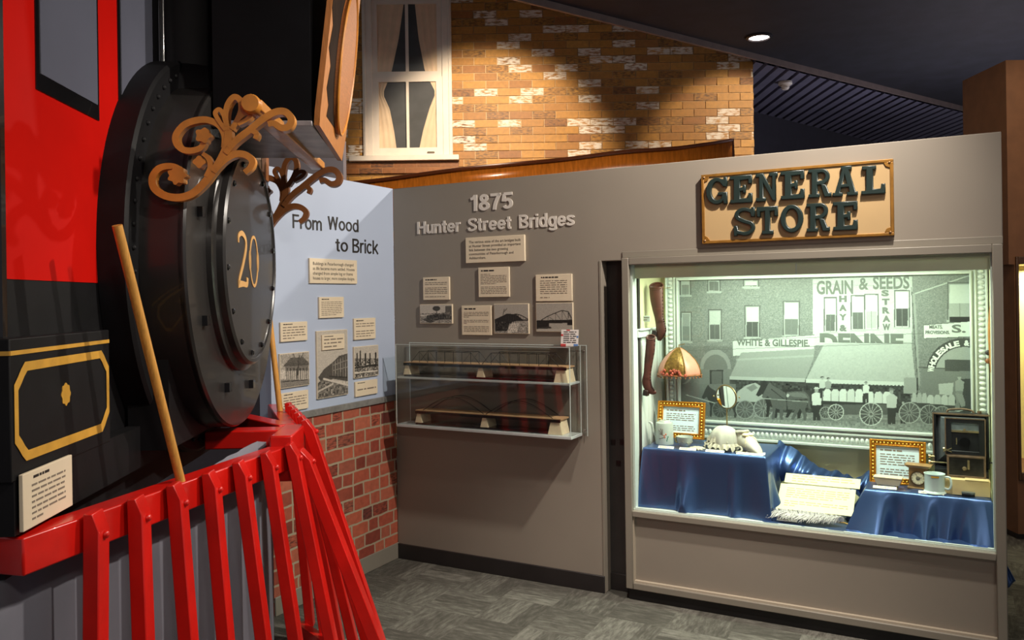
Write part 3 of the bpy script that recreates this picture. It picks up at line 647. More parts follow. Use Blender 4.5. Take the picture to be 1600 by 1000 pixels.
fm = MB(); fm.add([(x, -0.0155, z) for x, z in left_]+[(max(l[0]+0.004, x), -0.0155, z) for (x, z), l in zip(inner, left_)], [(i, 19+i, 20+i, i+1) for i in range(18)])
part('painted_flame', fm.xf(Tilt), mat('flame_black', (40, 30, 24), 0.8, var=0.2, spec=0.05), HL, ang=0)
# scrolled brackets
SXN, SXF = -0.68, 0.57
MSN = ML @ T(SXN, 0, 0) @ RZ(90)               # local x = back along the axis, need x forward
Mbr = ML @ T(SXN, 0, 0) @ RZ(-90)              # x forwards (towards the camera's right), y across
def bp(zx, zy): 
    px, py = 200+zx/3.333, 100+zy/3.333; return loc(Mbr, px, py)
strokes = [
 ([(300, 590), (265, 545), (215, 535), (165, 550), (135, 595), (145, 650), (200, 688), (275, 698), (345, 675), (410, 615), (460, 550), (515, 497), (570, 472), (620, 478), (652, 508), (640, 545), (612, 568)], 34, 14),
 ([(505, 440), (508, 380), (480, 325), (425, 297), (365, 298), (300, 322), (258, 375), (262, 420), (295, 450), (340, 455), (385, 440), (405, 405)], 30, 18),
 ([(395, 470), (425, 495), (435, 540), (412, 590)], 22, 14),
 ([(450, 565), (495, 490), (520, 430), (530, 370), (530, 330)], 34, 28),
 ([(525, 350), (515, 290), (525, 220), (558, 178), (590, 195), (596, 245), (575, 300), (545, 345)], 26, 20),
 ([(515, 350), (480, 300), (462, 262), (482, 243), (503, 268), (520, 330)], 20, 14),
 ([(545, 345), (575, 300), (615, 265), (645, 268), (625, 295), (580, 320)], 20, 12),
 ([(515, 470), (560, 415), (620, 365), (700, 300), (770, 258), (825, 256), (855, 292), (842, 330), (805, 338), (765, 315), (735, 320)], 32, 18),
 ([(530, 440), (585, 385), (640, 352), (675, 368), (668, 395)], 24, 12)]
def flower(cx, cz, r, k=5): return [(cx+r*(0.86+0.12*math.cos(k*a))*math.cos(a), cz+r*(0.86+0.12*math.cos(k*a))*math.sin(a)) for a in [2*math.pi*i/50 for i in range(50)]]
sc_ = abs(bp(1000, 400)[0]-bp(0, 400)[0])/1000.0
def bracket_mb():
    mb = MB()
    for i, (pts, w0, w1) in enumerate(strokes):
        p = smooth([bp(*q) for q in pts], 7); n = len(p)
        mb.ribbon(p, [1.18*sc_*(w1+(w0-w1)*math.sin(math.pi*min(1, 0.15+0.7*k/n))) for k in range(n)], -0.014-0.0006*i, 0.014+0.0006*i)
    for cx, cy, r, k in ((400, 378, 44, 5), (265, 585, 52, 7), (380, 515, 34, 4)):
        x, z = bp(cx, cy); mb.prism(flower(x, z, r*sc_, k), -0.02, 0.018)
    return mb
bme = bracket_mb().mesh('scroll_bracket', 30)
Rb = RZ(-90)
part('scroll_bracket', bme, GOLDW, LOCO, 'gilded scroll bracket nearest the camera', M=T(SXN, 0, 0) @ Rb, bevel=0.003)
b2 = bme.copy(); b2.materials.clear()
ax_, az_ = bp(740, 165)
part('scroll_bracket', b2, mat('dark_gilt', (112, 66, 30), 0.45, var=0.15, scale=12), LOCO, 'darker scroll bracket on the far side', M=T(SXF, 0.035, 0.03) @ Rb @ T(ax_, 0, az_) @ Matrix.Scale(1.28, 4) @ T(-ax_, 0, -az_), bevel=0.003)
# rail joining the brackets: starts at the knob of the near bracket
kx, kz = bp(655, 222); mp = (Rb @ Vector((kx, 0, kz)))
part('bracket_rail', MB().bar((SXN-0.02, mp.y, kz+0.0), (SXF+0.02, mp.y, kz+0.02), 0.06, 0.035), GOLDW, LOCO, bevel=0.004)
part('rail_knob', MB().lathe([(0, -0.03), (0.026, -0.03), (0.03, -0.02), (0.03, 0.05), (0, 0.05)], (SXN-0.02, mp.y, kz), 'x', 20), GOLDW, LOCO)
# wooden mounting block on top of the smokebox, behind the far bracket
bx_ = ll(402, 300, 0.02)[0]
part('mounting_block', MB().box(bx_-0.05, bx_+0.09, -0.014, 0.03, ZC+0.38, ll(402, 227, 0.0)[1]), mat('plain_brown_wood', (150, 92, 52), 0.5, var=0.1, scale=6), LOCO)
# brace rods
zt_, zb_ = None, None
def rod(pb, pt): part('brace_rod', MB().tube([pb, pt], 0.0135, 14), PINE, LOCO)
# cowcatcher ----------------------------------------------------------------
ZN = 1.06
def Lz(px, py, z): return ML.inverted() @ on_z(px, py, z)
A, B = Lz(36, 841, ZN), Lz(452, 697, ZN)
dn = (B-A); dn.z = 0; Ld = dn.length; dn.normalize(); nn = Vector((dn.y, -dn.x, 0))       # nn points forwards (-y)
bt = 0.075
def beam(P, Q, z1, hh, t, name='pilot_beam'):
    u = (Q-P); u.z = 0; u.normalize(); k = Vector((-u.y, u.x, 0))
    if k.y < 0: k = -k
    pl = [(P.x, P.y), (Q.x, Q.y), (Q.x+k.x*t, Q.y+k.y*t), (P.x+k.x*t, P.y+k.y*t)]
    a = sum(pl[i][0]*pl[(i+1) % 4][1]-pl[(i+1) % 4][0]*pl[i][1] for i in range(4))
    if a < 0: pl.reverse()
    return part(name, MB().hprism(pl, z1-hh, z1), REDP, LOCO, bevel=0.005)
beam(A, B, ZN, 0.09, bt)
Cn = Lz(470, 664, 1.10); Df = Lz(441, 630, 1.10)
beam(Cn, Df+(Df-Cn)*0.15, 1.085, 0.08, 0.06)
nose = Vector((Cn.x-0.02, min(B.y, Cn.y), 0))
part('pilot_post', MB().box(B.x-0.01, Cn.x+0.03, min(B.y, Cn.y)-0.012, min(B.y, Cn.y)+0.07, 0.93, 1.10), REDP, LOCO, bevel=0.006)
part('pilot_strut', MB().bar((0.02, 0.12, 1.06), (Cn.x-0.04, Cn.y+0.03, 1.06), 0.10, 0.07), REDP, LOCO, bevel=0.005)
part('pilot_strut', MB().bar((0.45, 0.12, 1.06), (Cn.x+0.03, Cn.y+0.06, 1.06), 0.07, 0.08), REDP, LOCO, bevel=0.005)
def slat(top, bot, wx=0.062, wt=0.036):
    top, bot = Vector(top), Vector(bot); t = (bot-top).normalized()
    pts = []
    a = Vector((1, 0, 0)); a = (a-t*a.dot(t)).normalized(); b = t.cross(a)
    if b.y > 0: b = -b
    vs = [top-a*wx/2, top+a*wx/2, top+a*wx/2+b*wt*0.55, top-a*wx/2+b*wt*0.55, top-a*wx/2+t*0.05+b*wt, top+a*wx/2+t*0.05+b*wt, bot-a*wx/2, bot+a*wx/2, bot+a*wx/2+b*wt, bot-a*wx/2+b*wt]
    mb = MB().add(vs, [(0, 1, 2, 3), (3, 2, 5, 4), (0, 6, 7, 1), (4, 5, 8, 9), (6, 9, 8, 7), (0, 3, 4), (0, 4, 9, 6), (1, 5, 2), (1, 7, 8, 5)])
    s = part('pilot_slat', mb, REDP, LOCO, bevel=0.003)
    c = top+t*0.06+b*(wt+0.002)
    part('bolt', MB().ball(c, 0.011, n=8, m=6), REDP, s)
tp = [137, 204, 264, 319, 366, 409, 447]; bp_ = [136.5, 212, 283, 342, 401.6, 452, 508]
Mi = ML.inverted(); co = Mi @ CAM; FZ = 0.05; feet = []
for k, (a, b) in enumerate(zip(tp, bp_)):
    r = Mi.to_3x3() @ ray(a, 750)
    # along the beam front line A-B in plan: solve co + r*t = A + dn*q
    det = r.x*(-dn.y)-r.y*(-dn.x); q = (r.x*(A.y-co.y)-r.y*(A.x-co.x))/(-det) if det else 0
    Pt = A+dn*((r.x*(co.y-A.y)-r.y*(co.x-A.x))/(r.x*dn.y-r.y*dn.x)); Pt.z = ZN+0.012
    rb = Mi.to_3x3() @ ray(b, 1000); tt = (Pt.x-co.x)/rb.x; Qb = co+rb*tt
    f = (Pt.z-FZ)/(Pt.z-Qb.z); foot = Pt+(Qb-Pt)*f; foot.x = Pt.x
    off = nn*0.001
    slat(Pt+off, foot+off, 0.064, 0.04); feet.append(foot)
# far wing slats, mirrored lean
nf = 6; farf = []
for k in range(nf):
    f = (k+0.1)/nf; P = Cn+(Df-Cn)*f; P.z = 1.115; lean = 0.30*(1-f)+0.04
    slat((P.x, P.y-0.004, P.z), (P.x-0.0, P.y-lean, FZ), 0.05, 0.04); farf.append(Vector((P.x, P.y-lean, FZ)))
# nose slats: the broad one catches the light
slat((B.x+0.06, min(B.y, Cn.y)-0.012, 1.03), (B.x+0.1, min(B.y, Cn.y)-0.36, FZ), 0.07, 0.045)
rail = MB()
pts = [f_+Vector((0, 0.03, 0)) for f_ in feet]+[Vector((B.x+0.1, min(B.y, Cn.y)-0.33, FZ))]+[f_+Vector((0, 0.03, 0)) for f_ in farf]
for i in range(len(pts)-1): rail.bar((pts[i].x, pts[i].y, 0.035), (pts[i+1].x, pts[i+1].y, 0.035), 0.04, 0.07)
part('foot_rail', rail, REDP, LOCO)
rb0 = Lz(283, 752, ZN); rt = Mi @ on_plane(183, 352, ML @ Vector((0, 0.06, 0)), NL)
rod((rb0.x, rb0.y+0.0, ZN-0.005), tuple(rt))
fb = Lz(441, 641, 1.09); rod((fb.x, fb.y+0.01, 1.085), (0.66, 0.04, 1.77))
# skirting cloth under the engine
SKP = [(-1.46, 0.30), (-1.31, 0.255), (-0.9, 0.115), (-0.5, -0.028), (-0.22, -0.12), (0.13, -0.10)]
SKT = [1.03, 1.03, 1.03, 1.05, 1.085, 1.02]
def skirt(u, v):
    k = u*5; i = min(int(k), 4); f = k-i; x = SKP[i][0]+(SKP[i+1][0]-SKP[i][0])*f; y = SKP[i][1]+(SKP[i+1][1]-SKP[i][1])*f; zt = SKT[i]+(SKT[i+1]-SKT[i])*f
    w = math.sin(u*60+1.5*math.sin(u*17))*0.5+0.3*math.sin(u*131)
    return (x, y+0.014*w*(0.4+0.6*(1-v)), 0.004+v*(zt-0.004))
solo('skirting_cloth', MB().grid(skirt, 260, 6), mat('blue_grey_cloth', (112, 112, 122), 0.8, var=0.06, scale=4), ML, 'blue grey pleated cloth hanging behind the red cowcatcher slats', 'cloth', ang=80, solid=0.003)
# ================================================================== WALL GRAPHICS
def rectpx(M, l, t, r, b, y=0.0):
    """local rectangle whose left/right/top/bottom mid-points sit at these photo measurements"""
    x0, _ = loc(M, l, (t+b)/2, y); x1, _ = loc(M, r, (t+b)/2, y)
    z1 = loc(M, (l+r)/2, t, y)[1]; z0 = loc(M, (l+r)/2, b, y)[1]
    return x0, x1, z0, z1
def dashes(x0, x1, z0, z1, n, seed, y, short=(), hh=0.42, head=True):
    rnd = random.Random(seed); mb = MB(); dz = (z1-z0)/n
    for i in range(n):
        if i in short and short[i] == 0: continue
        z = z1-dz*(i+0.5); e = x1 if not (i in short) else x0+(x1-x0)*short[i]
        x = x0
        while x < e-dz*0.3:
            w = rnd.uniform(0.8, 3.2)*dz; xe = min(x+w, e); mb.box(x, xe, y-0.0005, y, z-dz*hh/2, z+dz*hh/2); x = xe+dz*0.5
    return mb
CARDS = {}
def card(M, px, label, lines=None, text=None, head=None, th_=0.012, group=None, cat='text card', mat_=None, base=0.0, name='text_card', marg=0.08, seed=None):
    l, t, r, b = px; x0, x1, z0, z1 = rectpx(M, l, t, r, b, base-th_); w, h = x1-x0, z1-z0
    Mc = M @ T(x0, base, z0); c = thing(name, label, cat, Mc, group)
    part('board', MB().box(0, w, -th_, 0, 0, h), mat_ or CREAM, c, bevel=0.0015)
    y = -th_-0.0002
    if text:
        n = len(text); fh = h*0.78/n; mb = MB()
        for i, tx in enumerate(text):
            tm = text_mb(tx, size=fh*0.92, at=(0, 0), bold=0.004); wmax = max(v[0] for v in tm.v); s_ = min(1.0, (w*0.88)/wmax)
            mb.add([(v[0]*s_+w*0.06, y+v[1]*0.0-0.0003, v[2]+h*0.90-fh*(i+0.85)) for v in tm.v], tm.f)
        part('printing', mb, INK, c, ang=0)
    if lines:
        sd = seed or int(l*7+t)
        if head: part('heading', dashes(w*marg*1.2, w*(marg+head), h*0.86, h*0.92, 1, sd, y, hh=0.8), INK, c, ang=0)
        sh = {i: s for i, s in lines[1]} if isinstance(lines, tuple) else {}
        nl = lines[0] if isinstance(lines, tuple) else lines
        part('printing', dashes(w*marg, w*(1-marg), h*0.10, h*(0.80 if head else 0.9), nl, sd+1, y, sh, 0.34), INKG, c, ang=0)
    return c
# --- lettering on the walls
def lettering(M, body, px, mt, label, slope=0.0, y=0.0, depth=0.002, bold=0.012, name='wall_lettering'):
    l, t, r, b = px; x0, _ = loc(M, l, (t+b)/2); x1, _ = loc(M, r, (t+b)/2)
    z1, z0 = loc(M, (l+r)/2, t)[1], loc(M, (l+r)/2, b)[1]
    mb = text_mb(body, x0, x1, z0, z1, bold=bold, depth=depth, y=y)
    return solo(name, mb, mt, M, label, 'lettering', ang=0)
G0 = 'words of the wall headings'
for wd, px in (('From', (457, 337, 502.5, 358.5)), ('Wood', (512, 340.5, 560, 360.5)), ('to', (524, 373, 543.5, 393)), ('Brick', (550.5, 374.5, 591, 396))):
    word_on(MB_, wd, px, INK, 'black word '+wd+' in the heading on the pale blue panel', 0.135, 0.002, G0)
word_on(MS, '1875', (735.5, 302.5, 801.5, 328), INKW, 'pale date 1875 at the top of the grey partition', 0.175, 0.006)
for wd, px in (('Hunter', (652.5, 344.5, 720, 364)), ('Street', (731, 339.5, 799, 359.5)), ('Bridges', (811.5, 333, 898.5, 354.5))):
    word_on(MS, wd, px, INKW, 'pale word '+wd+' in the heading on the grey partition', 0.165, 0.006, G0)
# --- blue panel cards and photographs
card(MB_, (484, 405, 558, 443), 'wide cream intro card under the heading to Brick', text=['Buildings in Peterborough changed', 'as life became more settled. Houses', 'changed from simple log or frame', 'houses to larger, more complex designs.'])
G1 = 'cream text cards on the blue panel'
card(MB_, (499, 464, 537.5, 496.5), 'small cream card directly under the wide intro card on the blue panel', (8, [(7, .7)]), head=.3, group=G1)
card(MB_, (438.5, 503, 480.5, 533), 'small cream card above the picket fence house photograph on the blue panel', (5, [(4, .5)]), head=.35, group=G1)
card(MB_, (553.5, 497, 587, 530), 'small cream card above the ruins photograph, nearest the wall corner', (6, [(2, 0), (5, .8)]), head=.35, group=G1)
card(MB_, (439.5, 612, 482, 641.5), 'lowest small cream card, below the picket fence house photograph', (5, [(4, .6)]), head=.35, group=G1)
card(MB_, (555.5, 594.5, 590, 617.5), 'small cream card below the ruins photograph on the blue panel', (3, [(0, 0), (2, 0)]), head=.35, group=G1)

# ------------------------------------------------------------------ painted photographs (printed tones held per vertex of the print)
class Paint:
    def __init__(s, M, y, rect, nx, nz, base=150, seed=1):
        s.M, s.y = M, y; s.x0, s.x1, s.z0, s.z1 = rect; s.nx, s.nz = nx, nz
        xs = np.linspace(s.x0, s.x1, nx); zs = np.linspace(s.z0, s.z1, nz); s.X, s.Z = np.meshgrid(xs, zs)
        s.I = np.full(s.X.shape, float(base)); s.rng = np.random.default_rng(seed)
    def P(s, pts): return np.array([loc(s.M, a, b, s.y) for a, b in pts])
    def mask(s, pts, px=True):
        q = s.P(pts) if px else np.array(pts); m = np.zeros(s.X.shape, bool); n = len(q)
        for i in range(n):
            (xa, za), (xb, zb) = q[i], q[(i+1) % n]
            if za == zb: continue
            c = ((za > s.Z) != (zb > s.Z)); xi = (xb-xa)*(s.Z-za)/(zb-za)+xa; m ^= c & (s.X < xi)
        return m
    def poly(s, pts, v, a=1.0):
        m = s.mask(pts); s.I[m] = s.I[m]*(1-a)+v*a
    def rect(s, l, t, r, b, v, a=1.0): s.poly([(l, t), (r, t), (r, b), (l, b)], v, a)
    def line(s, pts, w, v, a=1.0):
        q = s.P(pts); sc = abs(s.P([(pts[0][0]+10, pts[0][1])])[0][0]-q[0][0])/10*w/2
        for i in range(len(q)-1):
            p, d = q[i], q[i+1]-q[i]; L2 = (d*d).sum() or 1e-9
            t = np.clip(((s.X-p[0])*d[0]+(s.Z-p[1])*d[1])/L2, 0, 1)
            m = np.hypot(s.X-p[0]-t*d[0], s.Z-p[1]-t*d[1]) < sc; s.I[m] = s.I[m]*(1-a)+v*a
    def ell(s, cx, cy, rx, ry, v, a=1.0, ring=0):
        pts = [(cx+rx*math.cos(k*math.pi/16), cy+ry*math.sin(k*math.pi/16)) for k in range(32)]
        if ring: s.line(pts+pts[:1], ring, v, a)
        else: s.poly(pts, v, a)
    def noise(s, amp, cell=1, m=None):
        n = s.rng.normal(0, 1, (s.nz//cell+2, s.nx//cell+2)); n = np.kron(n, np.ones((cell, cell)))[:s.nz, :s.nx]*amp
        if m is None: s.I += n
        else: s.I[m] += n[m]
    def wheel(s, cx, cy, r, v=185, n=12, bg=None):
        if bg is not None: s.ell(cx, cy, r, r, bg)
        for k in range(n): a = 2*math.pi*k/n; s.line([(cx, cy), (cx+r*math.cos(a), cy+r*math.sin(a))], 0.9, v, 0.8)
        s.ell(cx, cy, r, r, v, 0.9, ring=1.5); s.ell(cx, cy, r*.14, r*.14, 90)
    def build(s, name, parent, tint=(1, 1, 1), frame_=None, label=None, gain=1.0):
        I = np.clip(s.I, 8, 245)/255.0; L = np.where(I <= 0.04045, I/12.92, ((I+0.055)/1.055)**2.4)*gain
        nx, nz = s.nx, s.nz; Y = np.full(s.X.shape, s.y)
        co = np.stack([s.X, Y, s.Z], -1).reshape(-1, 3)
        if frame_ is not None: co = co-np.array(frame_)
        me = bpy.data.meshes.new(name); idx = np.arange(nx*nz).reshape(nz, nx)
        f = np.stack([idx[:-1, :-1], idx[:-1, 1:], idx[1:, 1:], idx[1:, :-1]], -1).reshape(-1, 4)
        me.vertices.add(nx*nz); me.vertices.foreach_set('co', co.ravel().astype(np.float32))
        me.loops.add(f.size); me.loops.foreach_set('vertex_index', f.ravel().astype(np.int32))
        me.polygons.add(len(f)); me.polygons.foreach_set('loop_start', np.arange(0, f.size, 4, dtype=np.int32))
        me.update(calc_edges=True)
        at = me.color_attributes.new('Col', 'FLOAT_COLOR', 'POINT')
        col = np.ones((nx*nz, 4), np.float32)
        for k in range(3): col[:, k] = L.ravel()*tint[k]
        at.data.foreach_set('color', col.ravel())
        return setp(link(name, me, VCOL, None, parent), label)
SEP = (1.0, 0.90, 0.76)
def photo(M, px, label, draw, n=(90, 70), base=0.0, th_=0.012, group='old photographs on the walls', board=None, inset=None):
    l, t, r, b = px; x0, x1, z0, z1 = rectpx(M, l, t, r, b, base-th_)
    Mc = M @ T(x0, base, z0); c = thing('photo_print', label, 'photograph', Mc, group)
    part('board', MB().box(0, x1-x0, -th_, 0, 0, z1-z0), CREAM, c, bevel=0.001)
    i = inset or 0.003
    p = Paint(M, base-th_-0.0005, (x0+i, x1-i, z0+i, z1-i), n[0], n[1], 190, int(l)); draw(p)
    p.build('print', c, SEP, (x0, base, z0)); return c
def d_house(p):
    p.rect(430, 540, 500, 578, 172); p.noise(10, 3)
    p.poly([(446, 572), (454, 562), (474, 560), (482, 570), (482, 592), (446, 594)], 120); p.poly([(442, 573), (454, 559), (474, 558), (486, 570)], 84)
    for x in range(448, 482, 5): p.rect(x, 575, x+2, 592, 70)
    for x in range(438, 486, 3): p.line([(x, 580), (x, 596)], 1.4, 205)
    p.rect(435, 593, 486, 607, 132); p.line([(436, 597), (484, 593)], 1, 60)
    p.line([(464, 592), (468, 556)], 1.6, 60); p.line([(468, 565), (474, 551)], 1, 70); p.line([(466, 570), (458, 553)], 1, 80); p.noise(14, 1)
    for k in range(30): x = 440+k*1.5; p.line([(x, 568), (x+p.rng.normal(0, 3), 553)], 0.6, 130, .5)
def d_street(p):
    p.poly([(497, 590), (506, 577), (520, 566), (530, 556), (544, 552), (544, 596), (520, 592), (504, 600)], 84)
    for k in range(6): p.line([(520+k*4, 566-k*2), (520+k*4, 588)], 1, 150)
    p.line([(520, 571), (544, 562)], 1, 140); p.line([(520, 579), (544, 573)], 1, 140)
    p.poly([(495, 600), (506, 592), (544, 600), (544, 622), (495, 624)], 110); p.noise(26, 3, p.mask([(495, 596), (544, 596), (544, 624), (495, 624)]))
    p.line([(506, 592), (544, 602)], 2, 205); p.line([(515, 588), (544, 590)], 1.5, 60); p.line([(497, 612), (520, 600)], 2, 190); p.noise(8, 1)
def d_ruin(p):
    p.rect(550, 560, 595, 594, 120); p.noise(44, 3, p.mask([(550, 562), (595, 560), (595, 594), (550, 594)]))
    for x, y in ((558, 553), (563, 549), (571, 553), (578, 553), (587, 552)): p.line([(x, 570), (x, y)], 2, 50)
    p.line([(553, 575), (590, 570)], 1.5, 50); p.line([(553, 583), (590, 579)], 1.5, 210); p.noise(10, 1)
def d_pond(p):
    p.rect(655, 494, 710, 508, 150); p.poly([(666, 493), (690, 489), (706, 493), (706, 499), (666, 500)], 60); p.ell(682, 482, 6, 4, 60); p.line([(682, 482), (682, 490)], 1.5, 60)
    p.rect(696, 478, 706, 492, 90); p.poly([(660, 499), (676, 493), (684, 500), (672, 505)], 70); p.line([(657, 491), (706, 489)], 1, 110); p.noise(22, 3, p.mask([(655, 490), (710, 486), (710, 506), (655, 506)])); p.noise(8, 1)
def d_arch(p):
    p.I[:] = 168; p.rect(770, 500, 830, 522, 150)
    p.poly([(773, 499), (784, 494), (792, 490), (806, 491), (818, 500), (800, 503), (796, 517), (774, 517)], 36)
    ar = [(787+38*k/20, 499-8*math.sin(math.pi*k/20)) for k in range(21)]; p.line(ar, 1.3, 40)
    p.line([(784, 502), (826, 500)], 1.6, 40)
    for k in range(2, 19, 2): p.line([ar[k], (ar[k][0], 501)], .7, 60)
    p.line([(786, 492), (788, 483)], 1, 60); p.line([(788, 487), (792, 482)], .8, 60); p.poly([(796, 506), (812, 504), (808, 518), (792, 520)], 190); p.noise(26, 2, p.mask([(775, 503), (828, 503), (828, 522), (775, 522)])); p.noise(6, 1)
def d_truss(p):
    p.I[:] = 166; tp_ = [(846, 500), (856, 494), (868, 489), (878, 485), (888, 487), (893, 497)]
    p.line(tp_, 1.2, 45); p.line([(840, 503), (895, 502)], 4.5, 36)
    for x, y in tp_: p.line([(x, y), (x, 502)], .8, 50)
    for a, b in zip(tp_, tp_[1:]): p.line([a, (b[0], 502)], .6, 60)
    p.rect(838, 501, 858, 512, 34); p.rect(886, 501, 896, 508, 34); p.poly([(838, 512), (860, 510), (862, 513), (838, 515)], 60); p.rect(838, 514, 896, 520, 178); p.noise(7, 1)
photo(MB_, (437.5, 551, 483.5, 604.5), 'photograph of a house behind a picket fence, left on the blue panel', d_house, (60, 70))
photo(MB_, (495.5, 516, 543.5, 620), 'tall street photograph with a caption card mounted on its pale top', d_street, (64, 130))
card(MB_, (503.5, 522.5, 538.5, 546), 'caption card fixed on the pale top of the tall street photograph', (3, [(2, .7)]), head=.4, base=-0.0125, th_=0.008, group=G1)
photo(MB_, (553.5, 540.5, 591.5, 589), 'photograph of ruined chimneys near the corner, right on the blue panel', d_ruin, (60, 70))
# --- partition cards and photographs
card(MS, (727.5, 369, 819.5, 409.5), 'wide cream intro card under the heading Hunter Street Bridges', text=['The various state of the art bridges built', 'at Hunter Street provided an important', 'link between the two growing', 'communities of Peterborough and', 'Ashburnham.'], th_=0.016)
G2 = 'cream text cards on the grey partition'
card(MS, (661, 433, 702, 468.5), 'small cream card at the left of the grey partition, above the pond photograph', (9, [(2, 0), (7, 0), (8, .9)]), head=.45, group=G2)
card(MS, (747.5, 417.5, 795.5, 464), 'square cream card directly under the wide intro card on the partition', (13, [(0, .4), (6, .6), (7, 0)]), head=.45, group=G2)
card(MS, (837, 428.5, 893.5, 470.5), 'cream card at the right, touching the truss bridge photograph below it', (9, [(7, 0), (8, .35)]), head=.5, group=G2, marg=.13)
card(MS, (721.5, 477.5, 767.5, 523.5), 'cream card left of the arch bridge photograph, above the acrylic case', (13, [(3, .2), (4, 0), (7, .15), (8, 0)]), head=.4, group=G2)
photo(MS, (656, 475.5, 706.5, 505.5), 'small wide photograph of a pond and trees at the left of the partition', d_pond, (80, 50))
photo(MS, (772, 474.5, 826, 521.5), 'photograph of an arch bridge and dark trees on the grey partition', d_arch, (90, 76))
photo(MS, (837.5, 473, 895, 518.5), 'photograph of a steel truss bridge, rightmost on the grey partition', d_truss, (90, 76))
# --- card on the locomotive
cl = MB(); 
card(ML, (36, 726.0, 113.5, 811), 'white text card hanging under the gold lined steam chest', (7, [(6, .3)]), head=.35, base=gy-0.004, th_=0.010, marg=.16)

# ================================================================== GENERAL STORE SIGN
yb = -0.03
sx0_, sx1_, sz0_, sz1_ = rectpx(MS, 1096, 260.5, 1396.5, 374.5, yb)
SG = thing('store_sign', 'cream GENERAL STORE sign with raised dark green letters and gilt edge', 'sign', MS @ T(sx0_, 0, sz0_))
SW, SH = sx1_-sx0_, sz1_-sz0_
part('board', MB().box(0.008, SW-0.008, yb+0.006, 0, 0.008, SH-0.008), mat('sign_cream', (184, 154, 110), 0.5, var=0.03, scale=3), SG)
fr = MB(); e = 0.014
fr.box(0, SW, yb, 0, 0, e).box(0, SW, yb, 0, SH-e, SH).box(0, e, yb, 0, e, SH-e).box(SW-e, SW, yb, 0, e, SH-e)
for (cx, cz, a, b) in ((e, e, 1, 1), (SW-e, e, -1, 1), (e, SH-e, 1, -1), (SW-e, SH-e, -1, -1)):
    p3 = [(cx, cz), (cx+a*0.026, cz), (cx+a*0.018, cz+b*0.018), (cx, cz+b*0.026)]
    if a*b < 0: p3.reverse()
    fr.prism(p3, yb, yb+0.008)
part('gilt_edge', fr, mat('sign_gilt', (146, 102, 40), 0.4, metal=0.3, var=0.15, scale=20), SG, bevel=0.002)
for cx in (e*1.1, SW-e*1.1):
    for cz in (e*1.1, SH-e*1.1): part('screw', MB().ball((cx, yb, cz), 0.006, n=8, m=6), mat('screw_bronze', (150, 116, 80), 0.4, metal=0.5), SG)
GREEN = mat('dark_green_letters', (27, 42, 39), 0.4, var=0.05, scale=8, coat=0.1)
